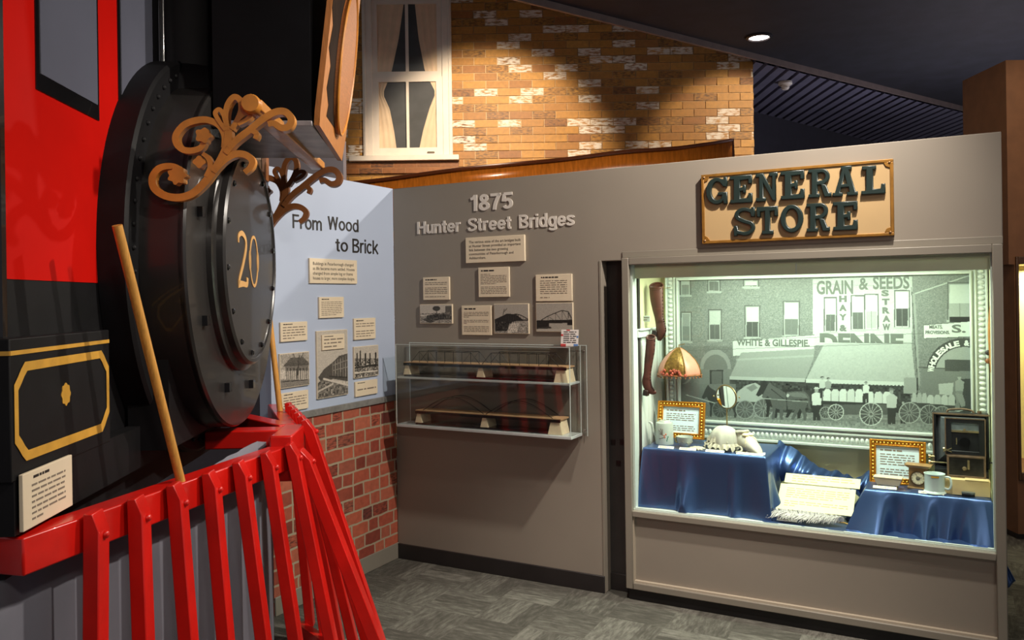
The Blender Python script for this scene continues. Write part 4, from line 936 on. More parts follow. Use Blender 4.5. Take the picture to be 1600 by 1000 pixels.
def slab(ch):
    """closed outlines (outer first, then holes) of a slab-serif capital in a unit box"""
    s, h, q = 0.28, 0.20, 0.16          # stem width, slab height
    if ch == 'L': return [[(0,0),(1,0),(1,.36),(.80,.36),(.80,.2),(.52,.2),(.52,.84),(.64,.84),(.64,1),(.04,1),(.04,.84),(.20,.84),(.20,.16),(0,.16)]]
    if ch == 'E': return [[(0,0),(1,0),(1,.36),(.80,.36),(.80,.19),(.48,.19),(.48,.42),(.56,.42),(.56,.34),(.72,.34),(.72,.66),(.56,.66),(.56,.58),(.48,.58),(.48,.81),(.80,.81),(.80,.66),(1,.66),(1,1),(0,1),(0,.84),(.16,.84),(.16,.16),(0,.16)]]
    if ch == 'T': return [[(.22,0),(.78,0),(.78,.16),(.64,.16),(.64,.81),(.80,.81),(.80,.62),(1,.62),(1,1),(0,1),(0,.62),(.20,.62),(.20,.81),(.36,.81),(.36,.16),(.22,.16)]]
    if ch == 'N': return [[(0,0),(.46,0),(.46,.16),(.36,.16),(.36,.62),(.74,.0),(.92,.0),(.92,.84),(1,.84),(1,1),(.6,1),(.6,.84),(.72,.84),(.72,.42),(.36,1),(0,1),(0,.84),(.14,.84),(.14,.16),(0,.16)]]
    if ch == 'A': return [[(0,0),(.42,0),(.42,.15),(.33,.15),(.37,.28),(.62,.28),(.66,.15),(.56,.15),(.56,0),(1,0),(1,.15),(.92,.15),(.68,.85),(.78,.85),(.78,1),(.34,1),(.34,.85),(.36,.85),(.1,.15),(0,.15)], [(.42,.42),(.57,.42),(.495,.68)]]
    if ch == 'R':
        a = [(.60+.34*math.cos(t), .72+.28*math.sin(t)) for t in np.linspace(math.pi/2, -math.pi/2*0.8, 14)]
        b = [(.58+.14*math.cos(t), .72+.12*math.sin(t)) for t in np.linspace(math.pi/2, -math.pi/2, 10)]
        return [[(0,0),(.50,0),(.50,.16),(.42,.16),(.42,.43),(.53,.43),(.67,.0),(1,.0),(1,.17),(.90,.17),(.78,.44)]+a[::-1]+[(0,1),(0,.85),(.14,.85),(.14,.15),(0,.15)], [(.44,.60),(.44,.84)]+b]
    if ch == 'O':
        return [[(.5+.5*math.cos(t), .5+.5*math.sin(t)) for t in np.linspace(0, 2*math.pi, 48, endpoint=False)], [(.5+.25*math.cos(t), .5+.32*math.sin(t)) for t in np.linspace(2*math.pi, 0, 36, endpoint=False)]]
    if ch == 'G':
        o = [(.5+.5*math.cos(t), .5+.5*math.sin(t)) for t in np.linspace(math.radians(62), math.radians(300), 30)]
        i = [(.53+.25*math.cos(t), .5+.32*math.sin(t)) for t in np.linspace(math.radians(295), math.radians(48), 26)]
        return [o+[(.78,.1),(.80,.0),(1,.0),(1,.46),(.54,.46),(.54,.32),(.72,.32),(.70,.22)]+i+[(.80,.62),(1,.62),(1,1),(.82,1),(.80,.93)]]
    if ch == 'S':
        o1 = [(.5+.46*math.cos(t), .73+.27*math.sin(t)) for t in np.linspace(math.radians(55), math.radians(225), 18)]
        o2 = [(.52+.27*math.cos(t), .28+.12*math.sin(t)) for t in np.linspace(math.radians(60), math.radians(-110), 16)]
        o3 = [(.54+.46*math.cos(t), .29+.29*math.sin(t)) for t in np.linspace(math.radians(-115), math.radians(50), 20)]
        o4 = [(.50+.22*math.cos(t), .74+.10*math.sin(t)) for t in np.linspace(math.radians(240), math.radians(60), 14)]
        return [o1+[(.40,.45)]+o2+[(.24,.22),(.20,.38),(0,.38),(0,0),(.18,0),(.20,.06)]+o3+[(.56,.58)]+o4+[(.76,.78),(.80,.64),(1,.64),(1,1),(.82,1),(.80,.95)]]
def letter(ch, px, k):
    l, r, t, b = [v for v in px]
    l, r = l/4.706+1080, r/4.706+1080; t, b = t/4.706+220, b/4.706+220
    yf = yb-0.012; x0, x1, z0, z1 = rectpx(MS, l, t, r, b, yf)
    cu = bpy.data.curves.new('letter', 'CURVE'); cu.dimensions = '2D'; cu.fill_mode = 'BOTH'; cu.extrude = 0.006; cu.bevel_depth = 0.004; cu.bevel_resolution = 1; cu.offset = -0.0055
    for poly in slab(ch):
        sp = cu.splines.new('POLY'); sp.points.add(len(poly)-1); sp.use_cyclic_u = True
        for pt, (u, v) in zip(sp.points, poly): pt.co = ((x0+(x1-x0)*u)-sx0_, (z0+(z1-z0)*v)-sz0_, 0, 1)
    ob = bpy.data.objects.new('letter', cu); COL.objects.link(ob)
    me = bpy.data.meshes.new_from_object(ob.evaluated_get(bpy.context.evaluated_depsgraph_get())); bpy.data.objects.remove(ob); bpy.data.curves.remove(cu)
    me.transform(T(0, yb-0.004, 0) @ RX(90)); me.materials.clear()
    part('raised_letter', me, GREEN, SG, 'raised letter '+ch)
for k, (ch, px) in enumerate([('G', (105, 266, 268, 470)), ('E', (282, 450, 252, 460)), ('N', (472, 638, 233, 447)), ('E', (655, 834, 217, 432)), ('R', (858, 1032, 203, 418)), ('A', (1034, 1226, 183, 408)), ('L', (1246, 1430, 178, 395)),
    ('S', (308, 470, 488, 700)), ('T', (480, 640, 480, 690)), ('O', (652, 826, 466, 678)), ('R', (845, 1020, 455, 670)), ('E', (1040, 1226, 443, 660))]): letter(ch, px, k)

# ================================================================== ACRYLIC CASE WITH BRIDGE MODELS
a0, a1, ab, zt_, zb_, zm_ = 0.118, 1.255, 1.292, 1.333, 0.842, 1.128
FB = -0.155
AC = thing('acrylic_case', 'clear acrylic wall case holding two bridge models', 'display case', MS @ T(a0, 0, zb_))
L_ = a1-a0; H_ = zt_-zb_
g = MB(); q = 0.006
EDGE = mat('acrylic_edge', (205, 214, 210), 0.2, var=0, spec=0.6)
part('front_pane', MB().box(0, L_, FB, FB+q, 0.016, H_-q), GLASS, AC)
part('side_pane', MB().box(0, q, FB+q, -0.012, 0.016, H_-q), GLASS, AC)
part('side_pane', MB().box(L_-q, L_, FB+q, -0.012, 0.016, H_-q), GLASS, AC)
part('top_pane', MB().box(0, L_, FB, -0.012, H_-q, H_), GLASS, AC)
part('back_plate', MB().box(-0.002, ab-a0, -0.012, -0.003, -0.0, H_+0.004), glass_mat('back_acrylic', (0.93, 0.94, 0.94)), AC)
ed_ = MB()
for x in (0, L_-0.003): ed_.box(x, x+0.003, FB-0.0005, FB+0.003, 0, H_).box(x, x+0.003, -0.015, -0.012, 0, H_)
ed_.box(0, L_, FB-0.0005, FB+0.003, H_-0.003, H_).box(ab-a0-0.003, ab-a0, -0.014, -0.012, 0, H_).box(0, ab-a0, -0.014, -0.012, H_, H_+0.003)
part('polished_edge', ed_, EDGE, AC)
SHELF = mat('frosted_acrylic_shelf', (186, 192, 190), 0.25, var=0.05, spec=0.6)
part('shelf', MB().box(0, L_+0.004, FB-0.002, -0.012, 0, 0.016), SHELF, AC, bevel=0.002)
part('shelf', MB().box(q, L_-q, FB+q, -0.012, zm_-zb_, zm_-zb_+0.012), SHELF, AC, bevel=0.002)
for x in (ab-a0-0.018,):
    for z in (0.03, H_-0.03): part('mounting_screw', MB().lathe([(0, -0.005), (0.005, -0.004), (0.007, 0)], (x, -0.013, z), 'y', 12), mat('steel_screw', (150, 145, 138), 0.3, metal=0.8), AC)
PIER = mat('cream_model_pier', (222, 204, 170), 0.6, var=0.06, scale=20); DECK = mat('model_deck_wood', (186, 148, 108), 0.6, var=0.1, scale=25)
WIRE = mat('black_model_wire', (16, 14, 14), 0.4, var=0); WATER = mat('dark_model_water', (34, 22, 24), 0.12, var=0.1, spec=0.8)
def pier(x, w, y0, y1, z0, z1, fl=0.22):
    mb = MB(); d = (z1-z0)*fl
    vs = [(x-w/2-d, y0-d*.4, z0), (x+w/2+d, y0-d*.4, z0), (x+w/2+d, y1, z0), (x-w/2-d, y1, z0), (x-w/2, y0, z1), (x+w/2, y0, z1), (x+w/2, y1, z1), (x-w/2, y1, z1)]
    return mb.add(vs, [(0,3,2,1),(4,5,6,7),(0,1,5,4),(1,2,6,5),(2,3,7,6),(3,0,4,7)])
def bridge(kind, xa, xm, xb, zbase, label):
    z0 = zbase; ya, yb_ = FB+0.03, -0.03
    t = thing('bridge_model', label, 'scale model', MS @ T(xa, 0, z0), 'bridge models in the acrylic case')
    xm -= xa; Lx = xb-xa; dk = 0.078
    part('water_base', MB().box(0.0, Lx-0.03, ya-0.004, yb_+0.006, 0, 0.012), WATER, t)
    for x, w in ((0.02, 0.02), (xm, 0.022), (Lx-0.045, 0.05)): part('pier', pier(x, w, ya, yb_, 0.0 if w > .04 else 0.012, dk), PIER, t, bevel=0.001)
    part('deck', MB().box(0.0, Lx-0.01, ya-0.006, yb_+0.006, dk, dk+0.008), DECK, t)
    part('deck_edge', MB().box(0.0, Lx-0.01, ya-0.009, ya-0.006, dk-0.012, dk+0.004), WIRE, t)
    for y in (ya, yb_):
        m = MB()
        for s0, s1 in ((0.05, xm-0.005), (xm+0.01, Lx-0.06)):
            if kind == 'truss':
                hT = 0.072; N = 8; xs = [s0+(s1-s0)*k/N for k in range(N+1)]
                m.tube([(xs[0], y, dk+.008), (xs[1], y, dk+hT), (xs[-2], y, dk+hT), (xs[-1], y, dk+.008)], 0.0016, 6)
                for k in range(1, N): m.tube([(xs[k], y, dk+.008), (xs[k], y, dk+hT)], 0.0012, 5)
                m.tube([(xs[1], y, dk+hT), (xs[2], y, dk+.008)], 0.0009, 5); m.tube([(xs[-2], y, dk+hT), (xs[-3], y, dk+.008)], 0.0009, 5)
            else:
                m.tube([(s0+(s1-s0)*k/24, y, dk+.008+0.085*math.sin(math.pi*k/24)) for k in range(25)], 0.0018, 6)
                m.tube([(s0+(s1-s0)*k/24, y, dk+.008+0.075*math.sin(math.pi*k/24)) for k in range(25)], 0.0008, 5)
        part('truss' if kind == 'truss' else 'arch', m, WIRE, t)
    m = MB()
    for s0, s1 in ((0.05, xm-0.005), (xm+0.01, Lx-0.06)):
        for k in range(1, 8):
            x = s0+(s1-s0)*k/8; z = dk+(0.072 if kind == 'truss' else .008+0.085*math.sin(math.pi*k/8))
            if kind == 'truss': m.tube([(x, ya, z), (x, yb_, z)], 0.001, 5)
    if m.v: part('cross_brace', m, WIRE, t)
xm1 = loc(MS, 751, 578, FB+.03)[0]; xm2 = loc(MS, 757, 657, FB+.03)[0]
bridge('truss', 0.16, xm1, 1.235, zm_+0.012, 'black wire truss bridge model on the upper shelf of the acrylic case')
bridge('arch', 0.24, xm2, 1.195, zb_+0.016, 'black wire twin arch bridge model on the bottom shelf of the acrylic case')
# sticker sign leaning on the top of the case
sq = rectpx(MS, 876, 515, 903, 541, -0.05)
t = thing('notice', 'small white notice with red and blue border standing on the acrylic case', 'notice', MS @ T(sq[0], -0.05, zt_) @ RX(-8))
w_, h_ = sq[1]-sq[0], sq[3]-zt_
part('card', MB().box(0, w_, -0.001, 0.001, 0, h_), mat('notice_white', (236, 228, 222), 0.5, var=0), t)
bd = MB(); bl = MB()
for k, (x, z, s) in enumerate(((0, 0, .3), (.75, 0, .25), (0, .6, .12), (.9, .5, .1), (.3, .93, .2))): (bd if k % 2 == 0 else bl).box(w_*x, min(w_, w_*(x+s)), -0.0016, -0.001, h_*z, min(h_, h_*(z+.12)))
part('red_border', bd, mat('notice_red', (206, 70, 70), 0.5, var=0), t); part('blue_border', bl, mat('notice_blue', (100, 140, 200), 0.5, var=0), t)
part('printing', dashes(w_*.14, w_*.88, h_*.15, h_*.92, 6, 5, -0.001, {0: 1}), INK, t, ang=0)
# ================================================================== STORE DISPLAY WINDOW
FY = -0.042
ca0, ca1 = loc(MS, 974, 640, FY)[0], 3.232
g0, g1 = loc(MS, 984.5, 600, FY)[0], loc(MS, 1553, 600, FY)[0]
zs_ = 0.478; ztop = 1.762; BD = 0.53
DC = thing('display_case', 'large built-in lit display case with grey frame under the store sign', 'display case', MS)
m = MB().box(ca0, g0, FY, 0.05, 0.06, 1.80).box(g1, ca1, FY, 0.05, 0.06, 1.80).box(g0, g1, FY, 0.05, ztop, 1.80).box(g0, g1, FY, 0.05, 0.440, zs_-0.006)
m.box(g0, g1, FY, 0.05, 0.06, 0.095).box(ca0, ca0+0.02, 0.05, 0.58, 0.06, 1.8).box(ca1-0.02, ca1, 0.05, 0.58, 0.06, 1.8)
part('face_frame', m, GREYD, DC, bevel=0.004)
part('lower_panel', MB().box(g0, g1, FY+0.032, FY+0.05, 0.095, 0.44), GREY, DC)
bead = MB().box(g0, g0+0.006, FY+0.012, FY+0.032, 0.095, 0.44).box(g0, g1, FY+0.012, FY+0.032, 0.095, 0.104)
part('panel_bead', bead, mat('pale_grey_bead', (176, 164, 146), 0.45, var=0.02), DC)
part('toe_kick', MB().box(ca0+0.01, ca1-0.01, FY+0.02, 0.5, 0.0, 0.06), mat('black_kick', (14, 13, 14), 0.5, var=0), DC)
CRW = mat('case_cream_wall', (220, 214, 172), 0.6, var=0.02, scale=2)
part('back_wall', MB().box(g0-0.005, g1+0.005, BD, BD+0.05, zs_-0.02, 1.8), CRW, DC)
part('side_wall', MB().box(g0-0.03, g0-0.005, 0.05, BD, zs_-0.02, 1.8), CRW, DC)
part('side_wall', MB().box(g1+0.005, g1+0.03, 0.05, BD, zs_-0.02, 1.8), CRW, DC)
part('case_floor', MB().box(g0-0.005, g1+0.005, -0.015, BD, zs_-0.006, zs_), WHITEF, DC)
part('case_top', MB().box(g0-0.03, g1+0.03, 0.0, BD+0.05, 1.80, 1.83), WHITEF, DC)
part('reveal', MB().box(g0, g0+0.010, -0.012, 0.05, zs_, 1.78).box(g1-0.006, g1, -0.012, 0.05, zs_, 1.78).box(g0, g1, -0.012, 0.0, zs_, zs_+0.006), WHITEF, DC)
part('valance', MB().box(g0, g1, 0.028, 0.034, 1.692, 1.80).box(g0, g1, 0.018, 0.034, 1.745, 1.752), mat('valance_olive_grey', (226, 226, 196), 0.5, var=0.03), DC)
sx_ = loc(MS, 1244, 420, 0.027)[0]
part('valance_joint', MB().box(sx_-0.003, sx_+0.003, 0.025, 0.028, 1.692, 1.745), WHITEF, DC)
part('glass', MB().box(g0, g1, -0.022, -0.016, zs_, ztop), PANEGL, DC)
# fluorescent tube behind the valance
t = thing('fluorescent_tube', 'white fluorescent tube hidden behind the valance of the lit display case', 'lamp', MS @ T((g0+g1)/2, 0.09, 1.765))
hl = (g1-g0)/2-0.12
part('tube', MB().tube([(-hl, 0, 0), (hl, 0, 0)], 0.013, 12), emit('tube_glow', (238, 255, 230), 6), t)
part('holder', MB().box(-hl-0.03, -hl, -0.02, 0.02, -0.02, 0.035).box(hl, hl+0.03, -0.02, 0.02, -0.02, 0.035), WHITEF, t)
def case_area(x, y, z, sx, sy, pw, ang):
    l = bpy.data.lights.new('case_tube_light', 'AREA'); l.shape = 'RECTANGLE'; l.size = sx; l.size_y = sy; l.energy = pw; l.color = (0.86, 1.0, 0.80)
    o = bpy.data.objects.new('case_tube_light', l); COL.objects.link(o); o.matrix_world = MS @ T(x, y, z) @ RX(ang)
case_area((g0+g1)/2, 0.085, 1.735, 2*hl-0.2, 0.05, 22, 4)
# wainscot and rail on the left side wall, thin label by the boot
zr0 = loc(MS, 1003, 527, 0.12)[1]; zr1 = loc(MS, 1003, 513.5, 0.12)[1]
part('chair_rail', MB().box(g0-0.005, g0+0.02, 0.05, BD, zr0, zr1-0.01).box(g0-0.005, g0+0.03, 0.05, BD, zr1-0.01, zr1), WHITEF, DC, bevel=0.003)
wb = MB()
for k in range(9): wb.box(g0-0.005, g0+0.004, 0.05+k*0.0535, 0.05+k*0.0535+0.050, zs_, zr0)
part('wainscot', wb, WHITEF, DC, bevel=0.003)

# ------------------------------------------------------------------ big framed street photograph
yf = 0.485
mx0, mx1 = loc(MS, 1061.5, 550, yf)[0], loc(MS, 1516, 550, yf)[0]; mz1 = loc(MS, 1290, 433, yf)[1]; mz0 = loc(MS, 1250, 665, yf)[1]
ox0, ox1 = loc(MS, 1040, 550, 0.46)[0], g1+0.0; oz0 = loc(MS, 1400, 706, 0.46)[1]; oz1 = 1.79
MUR = thing('framed_photograph', 'large old street photograph in a white beaded frame at the back of the lit case', 'picture', MS @ T(0, 0, 0))
fr = MB()
wL, wR, wB, wT = mx0-ox0, ox1-mx1, mz0-oz0, oz1-mz1
fr.box(ox0, mx0, yf, BD, oz0, oz1).box(mx1, ox1, yf, BD, oz0, oz1).box(mx0, mx1, yf, BD, oz0, mz0).box(mx0, mx1, yf, BD, mz1, oz1)
for f0, f1, yy in ((0.0, 0.14, 0.462), (0.62, 0.74, 0.474), (0.86, 1.0, 0.468)):   # stepped mouldings
    fr.box(ox0+wL*f0, ox0+wL*f1, yy, yf, oz0+wB*f0, oz1-wT*f0).box(ox1-wR*f1, ox1-wR*f0, yy, yf, oz0+wB*f0, oz1-wT*f0)
    fr.box(ox0+wL*f0, ox1-wR*f0, yy, yf, oz0+wB*f0, oz0+wB*f1).box(ox0+wL*f0, ox1-wR*f0, yy, yf, oz1-wT*f1, oz1-wT*f0)
part('frame', fr, WHITEF, MUR, bevel=0.003)
bd = MB(); z = oz0+0.02
while z < oz1:
    bd.ball((ox0+wL*.36, yf-0.002, z), wL*.2, 0.012, 0.0105, 8, 6).ball((ox1-wR*.36, yf-0.002, z), wR*.2, 0.012, 0.0105, 8, 6); z += 0.026
x = ox0+0.03
while x < ox1-0.02: bd.ball((x, yf-0.002, oz0+wB*.38), 0.0105, 0.012, wB*.16, 8, 6); x += 0.024
b_ = part('beading', bd, mat('beading_white', (222, 226, 220), 0.35, var=0), MUR); b_['kind'] = 'stuff'
P = Paint(MS, yf+0.02-0.001, (mx0, mx1, mz0, mz1), 560, 300, 128, 5)
P.noise(6, 2)
for k in range(60):                                        # faint brick courses
    y = 437+k*2.6; P.line([(1060, y+2), (1520, y-2)], .7, 108, .5)
P.rect(1062, 541, 1150, 662, 112); P.noise(5, 2)
def window(l, t, r, b, mid, fr_=168, up=178, lo=84):
    P.rect(l-2, t-2, r+2, b+2, 92); P.rect(l-3, b, r+3, b+3, 170); P.rect(l, t, r, b, fr_); P.rect(l+1.5, t+1.5, r-1.5, mid, up); P.rect(l+1.5, mid, r-1.5, b-1, lo)
    P.line([((l+r)/2, mid), ((l+r)/2, b)], .8, 120)
window(1064, 438, 1078, 461, 445, lo=130); window(1107, 438, 1124, 455, 440, lo=100); window(1163, 438, 1184, 448, 446, up=200)
window(1065, 489, 1079, 533, 510, lo=118, up=140); window(1108, 485, 1126, 531, 507, lo=92); window(1165, 479, 1186, 527, 503, up=190, lo=78); window(1225, 472, 1248, 524, 498, up=205, lo=110)
P.poly([(1270, 436), (1425, 432), (1425, 536), (1270, 540)], 190); P.noise(3, 2, P.mask([(1270, 436), (1425, 432), (1425, 536), (1270, 540)]))
window(1289, 466, 1306, 518, 491, 190, 218, 96); window(1331, 463, 1350, 515, 488, 195, 222, 96); window(1352, 461, 1371, 514, 486, 195, 215, 170); window(1399, 455, 1420, 511, 482, 195, 222, 70)
P.line([(1270, 443), (1425, 449)], 1.5, 170)
P.poly([(1425, 431), (1520, 430), (1520, 620), (1434, 620)], 122); P.noise(7, 2, P.mask([(1425, 431), (1520, 430), (1520, 620), (1434, 620)]))
P.line([(1426, 460), (1516, 430)], 2, 178); P.line([(1428, 460), (1436, 600)], 3.5, 146); P.line([(1424, 450), (1434, 600)], 1.2, 80)
window(1482, 443, 1518, 500, 474, 150, 196, 160); P.rect(1484, 495, 1518, 503, 40)
P.poly([(1443, 508), (1518, 502), (1518, 526), (1443, 529)], 214); P.line([(1443, 508), (1518, 502), (1518, 526), (1443, 529), (1443, 508)], 1, 70)
P.ell(1506, 580, 58, 52, 70); P.ell(1507, 584, 46, 42, 158); P.rect(1440, 575, 1520, 625, 118); P.rect(1476, 562, 1520, 580, 76); P.rect(1478, 580, 1520, 594, 120); P.rect(1500, 592, 1520, 660, 66)
P.line([(1436, 574), (1476, 576)], 2, 84)
P.poly([(1145, 533), (1272, 524), (1272, 552), (1145, 556)], 196); P.line([(1145, 532), (1272, 523)], 1.2, 120)
for cx in (1118, 1062): P.ell(cx, 574, 24, 28, 140); P.ell(cx, 577, 19, 23, 112)
P.rect(1092, 577, 1146, 600, 118); P.rect(1109, 578, 1130, 600, 60); P.rect(1112, 580, 1128, 600, 96); P.rect(1064, 600, 1150, 660, 96)
P.rect(1140, 590, 1435, 645, 62); P.noise(12, 4, P.mask([(1140, 592), (1435, 594), (1435, 645), (1140, 645)]))
P.poly([(1158, 551), (1273, 545), (1271, 560), (1258, 594), (1140, 590)], 150); P.line([(1152, 562), (1270, 556)], 3, 172, .6); P.poly([(1140, 588), (1258, 591), (1258, 597), (1140, 593)], 176)
P.poly([(1288, 537), (1424, 534), (1431, 600), (1259, 594)], 172); P.noise(2, 4, P.mask([(1288, 537), (1424, 534), (1431, 600), (1259, 594)])); P.poly([(1259, 592), (1431, 597), (1431, 604), (1259, 598)], 198)
for k in range(30): P.ell(1262+k*5.7, 600+k*.15, 2, 2, 62)
P.poly([(1412, 590), (1432, 590), (1432, 615), (1412, 615)], 150)
P.rect(1060, 648, 1520, 690, 134); P.noise(9, 3, P.mask([(1060, 648), (1520, 652), (1520, 690), (1060, 690)])); P.line([(1060, 652), (1520, 660)], 3, 110, .5)
def sacks(x0, x1, y0, y1, n, v=214):
    w = (x1-x0)/n
    for k in range(n): P.poly([(x0+k*w, y1), (x0+k*w+1, y0+4), (x0+k*w+w*.3, y0), (x0+k*w+w*.8, y0), (x0+(k+1)*w, y0+4), (x0+(k+1)*w, y1)], v-8*(k % 2)); P.line([(x0+k*w, y0+3), (x0+k*w, y1)], 1, 150)
def man(x, y, h_, top=210, bot=66, hat=110):
    P.poly([(x-h_*.10, y), (x-h_*.12, y-h_*.48), (x+h_*.12, y-h_*.48), (x+h_*.11, y), (x+.5, y), (x, y-h_*.3), (x-.5, y)], bot)
    P.poly([(x-h_*.13, y-h_*.46), (x-h_*.15, y-h_*.78), (x-h_*.05, y-h_*.84), (x+h_*.06, y-h_*.84), (x+h_*.16, y-h_*.76), (x+h_*.13, y-h_*.46)], top)
    P.ell(x, y-h_*.91, h_*.055, h_*.07, 160); P.rect(x-h_*.09, y-h_*.97, x+h_*.09, y-h_*.945, hat); P.rect(x-h_*.055, y-h_*1.01, x+h_*.055, y-h_*.945, hat)
def horse(x, y, s, v=58):
    P.poly([(x+a*s, y+b*s) for a, b in [(0,-26),(-4,-31),(-10,-36),(-14,-38),(-16,-34),(-22,-27),(-21,-24),(-16,-25),(-11,-25),(-6,-18),(-5,-12),(-4,0),(-1,0),(-1,-12),(2,-12),(2,0),(5,0),(6,-13),(22,-13),(24,-8),(23,0),(26,0),(28,-8),(30,-4),(29,0),(32,0),(33,-12),(34,-22),(37,-10),(38,-20),(34,-27),(28,-28),(14,-25)]], v)
    P.line([(x+6*s, y-22*s), (x+32*s, y-18*s)], 1, 150, .6); P.line([(x-9*s, y-33*s), (x+6*s, y-22*s)], .9, 170, .5)
HP = [(1190,620),(1194,612),(1199,602),(1203,597),(1207,602),(1216,607),(1226,613),(1246,611),(1258,612),(1265,620),(1267,640),(1263,638),(1262,630),(1258,640),(1261,648),(1259,657),(1255,657),(1255,648),(1250,638),(1245,648),(1240,656),(1236,655),(1242,640),(1228,640),(1224,640),(1223,656),(1219,656),(1218,640),(1212,638),(1210,655),(1206,655),(1207,636),(1204,626),(1200,619),(1194,623)]
P.rect(1062, 600, 1150, 650, 112); P.poly([(1126+(a-1228)*.78, 652+(b-656)*.86) for a, b in HP], 62); P.line([(1072, 617), (1125, 632)], 1.4, 170)
P.poly([(1150, 628), (1152, 612), (1166, 602), (1180, 598), (1190, 604), (1192, 622), (1190, 632), (1150, 632)], 172); P.poly([(1166, 606), (1178, 600), (1184, 606), (1174, 612)], 130); P.rect(1148, 628, 1195, 634, 66)
P.wheel(1126, 640, 13, 120, bg=70); P.wheel(1164, 640, 14, 150, bg=90); P.wheel(1193, 638, 15, 160, bg=96)
P.poly([(a-9, b-3) for a, b in HP], 50); P.poly(HP, 92); P.poly([(1224, 615), (1246, 613), (1258, 615), (1262, 622), (1240, 620)], 128, .6); P.line([(1205, 608), (1228, 626), (1262, 624)], 1.2, 40); P.line([(1228, 613), (1230, 640)], 1.2, 45); P.ell(1231, 618, 2.2, 2.6, 190); P.line([(1186, 622), (1262, 628)], 1.2, 160)
man(1276, 657, 52, 214, 56, 200); man(1285, 622, 34, 190, 60, 70); man(1294, 622, 32, 150, 60, 60)
sacks(1286, 1348, 608, 630, 5); sacks(1352, 1392, 612, 632, 3); P.poly([(1284, 626), (1392, 631), (1392, 637), (1284, 632)], 58); man(1353, 630, 34, 214, 60, 120)
P.rect(1286, 632, 1392, 648, 92); P.wheel(1290, 645, 9, 150, bg=70); P.wheel(1306, 644, 12, 196, bg=80); P.wheel(1361, 647, 17.5, 208, 14, bg=84)
man(1393, 663, 56, 190, 60, 120); man(1411, 662, 36, 52, 50, 60)
sacks(1424, 1448, 614, 630, 3, 170); sacks(1448, 1492, 617, 634, 4, 186); P.poly([(1420, 628), (1492, 634), (1492, 642), (1420, 636)], 70); P.wheel(1421, 645, 16, 178, bg=90); P.wheel(1452, 648, 15, 170, bg=84); P.wheel(1472, 648, 13, 160, bg=90)
P.poly([(1466, 600), (1490, 598), (1488, 618), (1468, 616)], 176); man(1499, 632, 46, 150, 130, 120); P.poly([(1492, 614), (1504, 616), (1510, 634), (1502, 636)], 140); P.line([(1480, 648), (1518, 636)], 2, 170); P.rect(1508, 618, 1520, 664, 70)
for p_ in ([(1062, 548), (1430, 536)], [(1062, 535), (1442, 521)]): P.line(p_, .7, 90, .7)
P.noise(3, 1)
pr = P.build('print', MUR, (0.90, 1.0, 0.93), gain=0.92)
def mtext(body, px, mt, nm='photo_lettering', bold=0.03):
    l, t, r, b = px; yy = yf+0.018
    x0, _ = loc(MS, l, (t+b)/2, yy); x1, _ = loc(MS, r, (t+b)/2, yy); z1, z0 = loc(MS, (l+r)/2, t, yy)[1], loc(MS, (l+r)/2, b, yy)[1]
    return text_mb(body, x0, x1, z0, z1, bold=bold, depth=0.0006, y=yy)
PD = mat('photo_dark_tone', (98, 104, 98), 0.5, var=0); PL = mat('photo_light_tone', (214, 222, 214), 0.5, var=0)
allm = MB()
for body, px in [('WHITE & GILLESPIE.', (1151, 530, 1265, 541)), ('GRAIN', (1276, 438, 1333, 460)), ('&', (1342, 434, 1357, 453)), ('SEEDS', (1364, 431, 1421, 452)), ('MEATS.', (1452, 508, 1473, 513.5)), ('PROVISIONS.', (1446, 516.5, 1484, 522)), ('S.', (1487, 507, 1509, 520))]:
    tm = mtext(body, px, PD); allm.add(tm.v, tm.f)
tm = mtext('DENNE', (1281, 521, 1412, 549), PD, bold=0.05); zc = loc(MS, 1346, 535.5, yf+0.018)[1]
bm = bmesh.new(); bm.from_mesh(tm.mesh('cut', 0)); bmesh.ops.bisect_plane(bm, geom=bm.verts[:]+bm.edges[:]+bm.faces[:], plane_co=(0, 0, zc), plane_no=(0, 0, 1), clear_inner=True)
bm.verts.index_update(); allm.add([v.co[:] for v in bm.verts], [tuple(v.index for v in f.verts) for f in bm.faces]); bm.free()
for ch, cx, cy in [('H', 1317, 467), ('A', 1317, 481), ('Y', 1317, 495.5), ('&', 1317.5, 512.5), ('S', 1383, 458), ('T', 1384, 471.5), ('R', 1384.5, 485), ('A', 1385, 498), ('W', 1385, 511)]:
    tm = mtext(ch, (cx-6, cy-5, cx+6, cy+5), PD, bold=0.06); allm.add(tm.v, tm.f)
part('photo_lettering', allm, PD, MUR, ang=0)
arcm = MB(); word = 'WHOLESALE &'
for k, ch in enumerate(word):
    if ch == ' ': continue
    a = math.radians(172-k*8.6); cx, cy = 1507+53*math.cos(a), 584-48*math.sin(a)
    x, z = loc(MS, cx, cy, yf+0.018); tm = text_mb(ch, -0.012, 0.012, -0.014, 0.014, bold=0.05, depth=0.0006, y=yf+0.018)
    tm.xf(T(x, 0, z) @ RY(-(math.degrees(a)-90))); arcm.add(tm.v, tm.f)
part('photo_lettering', arcm, PL, MUR, ang=0)

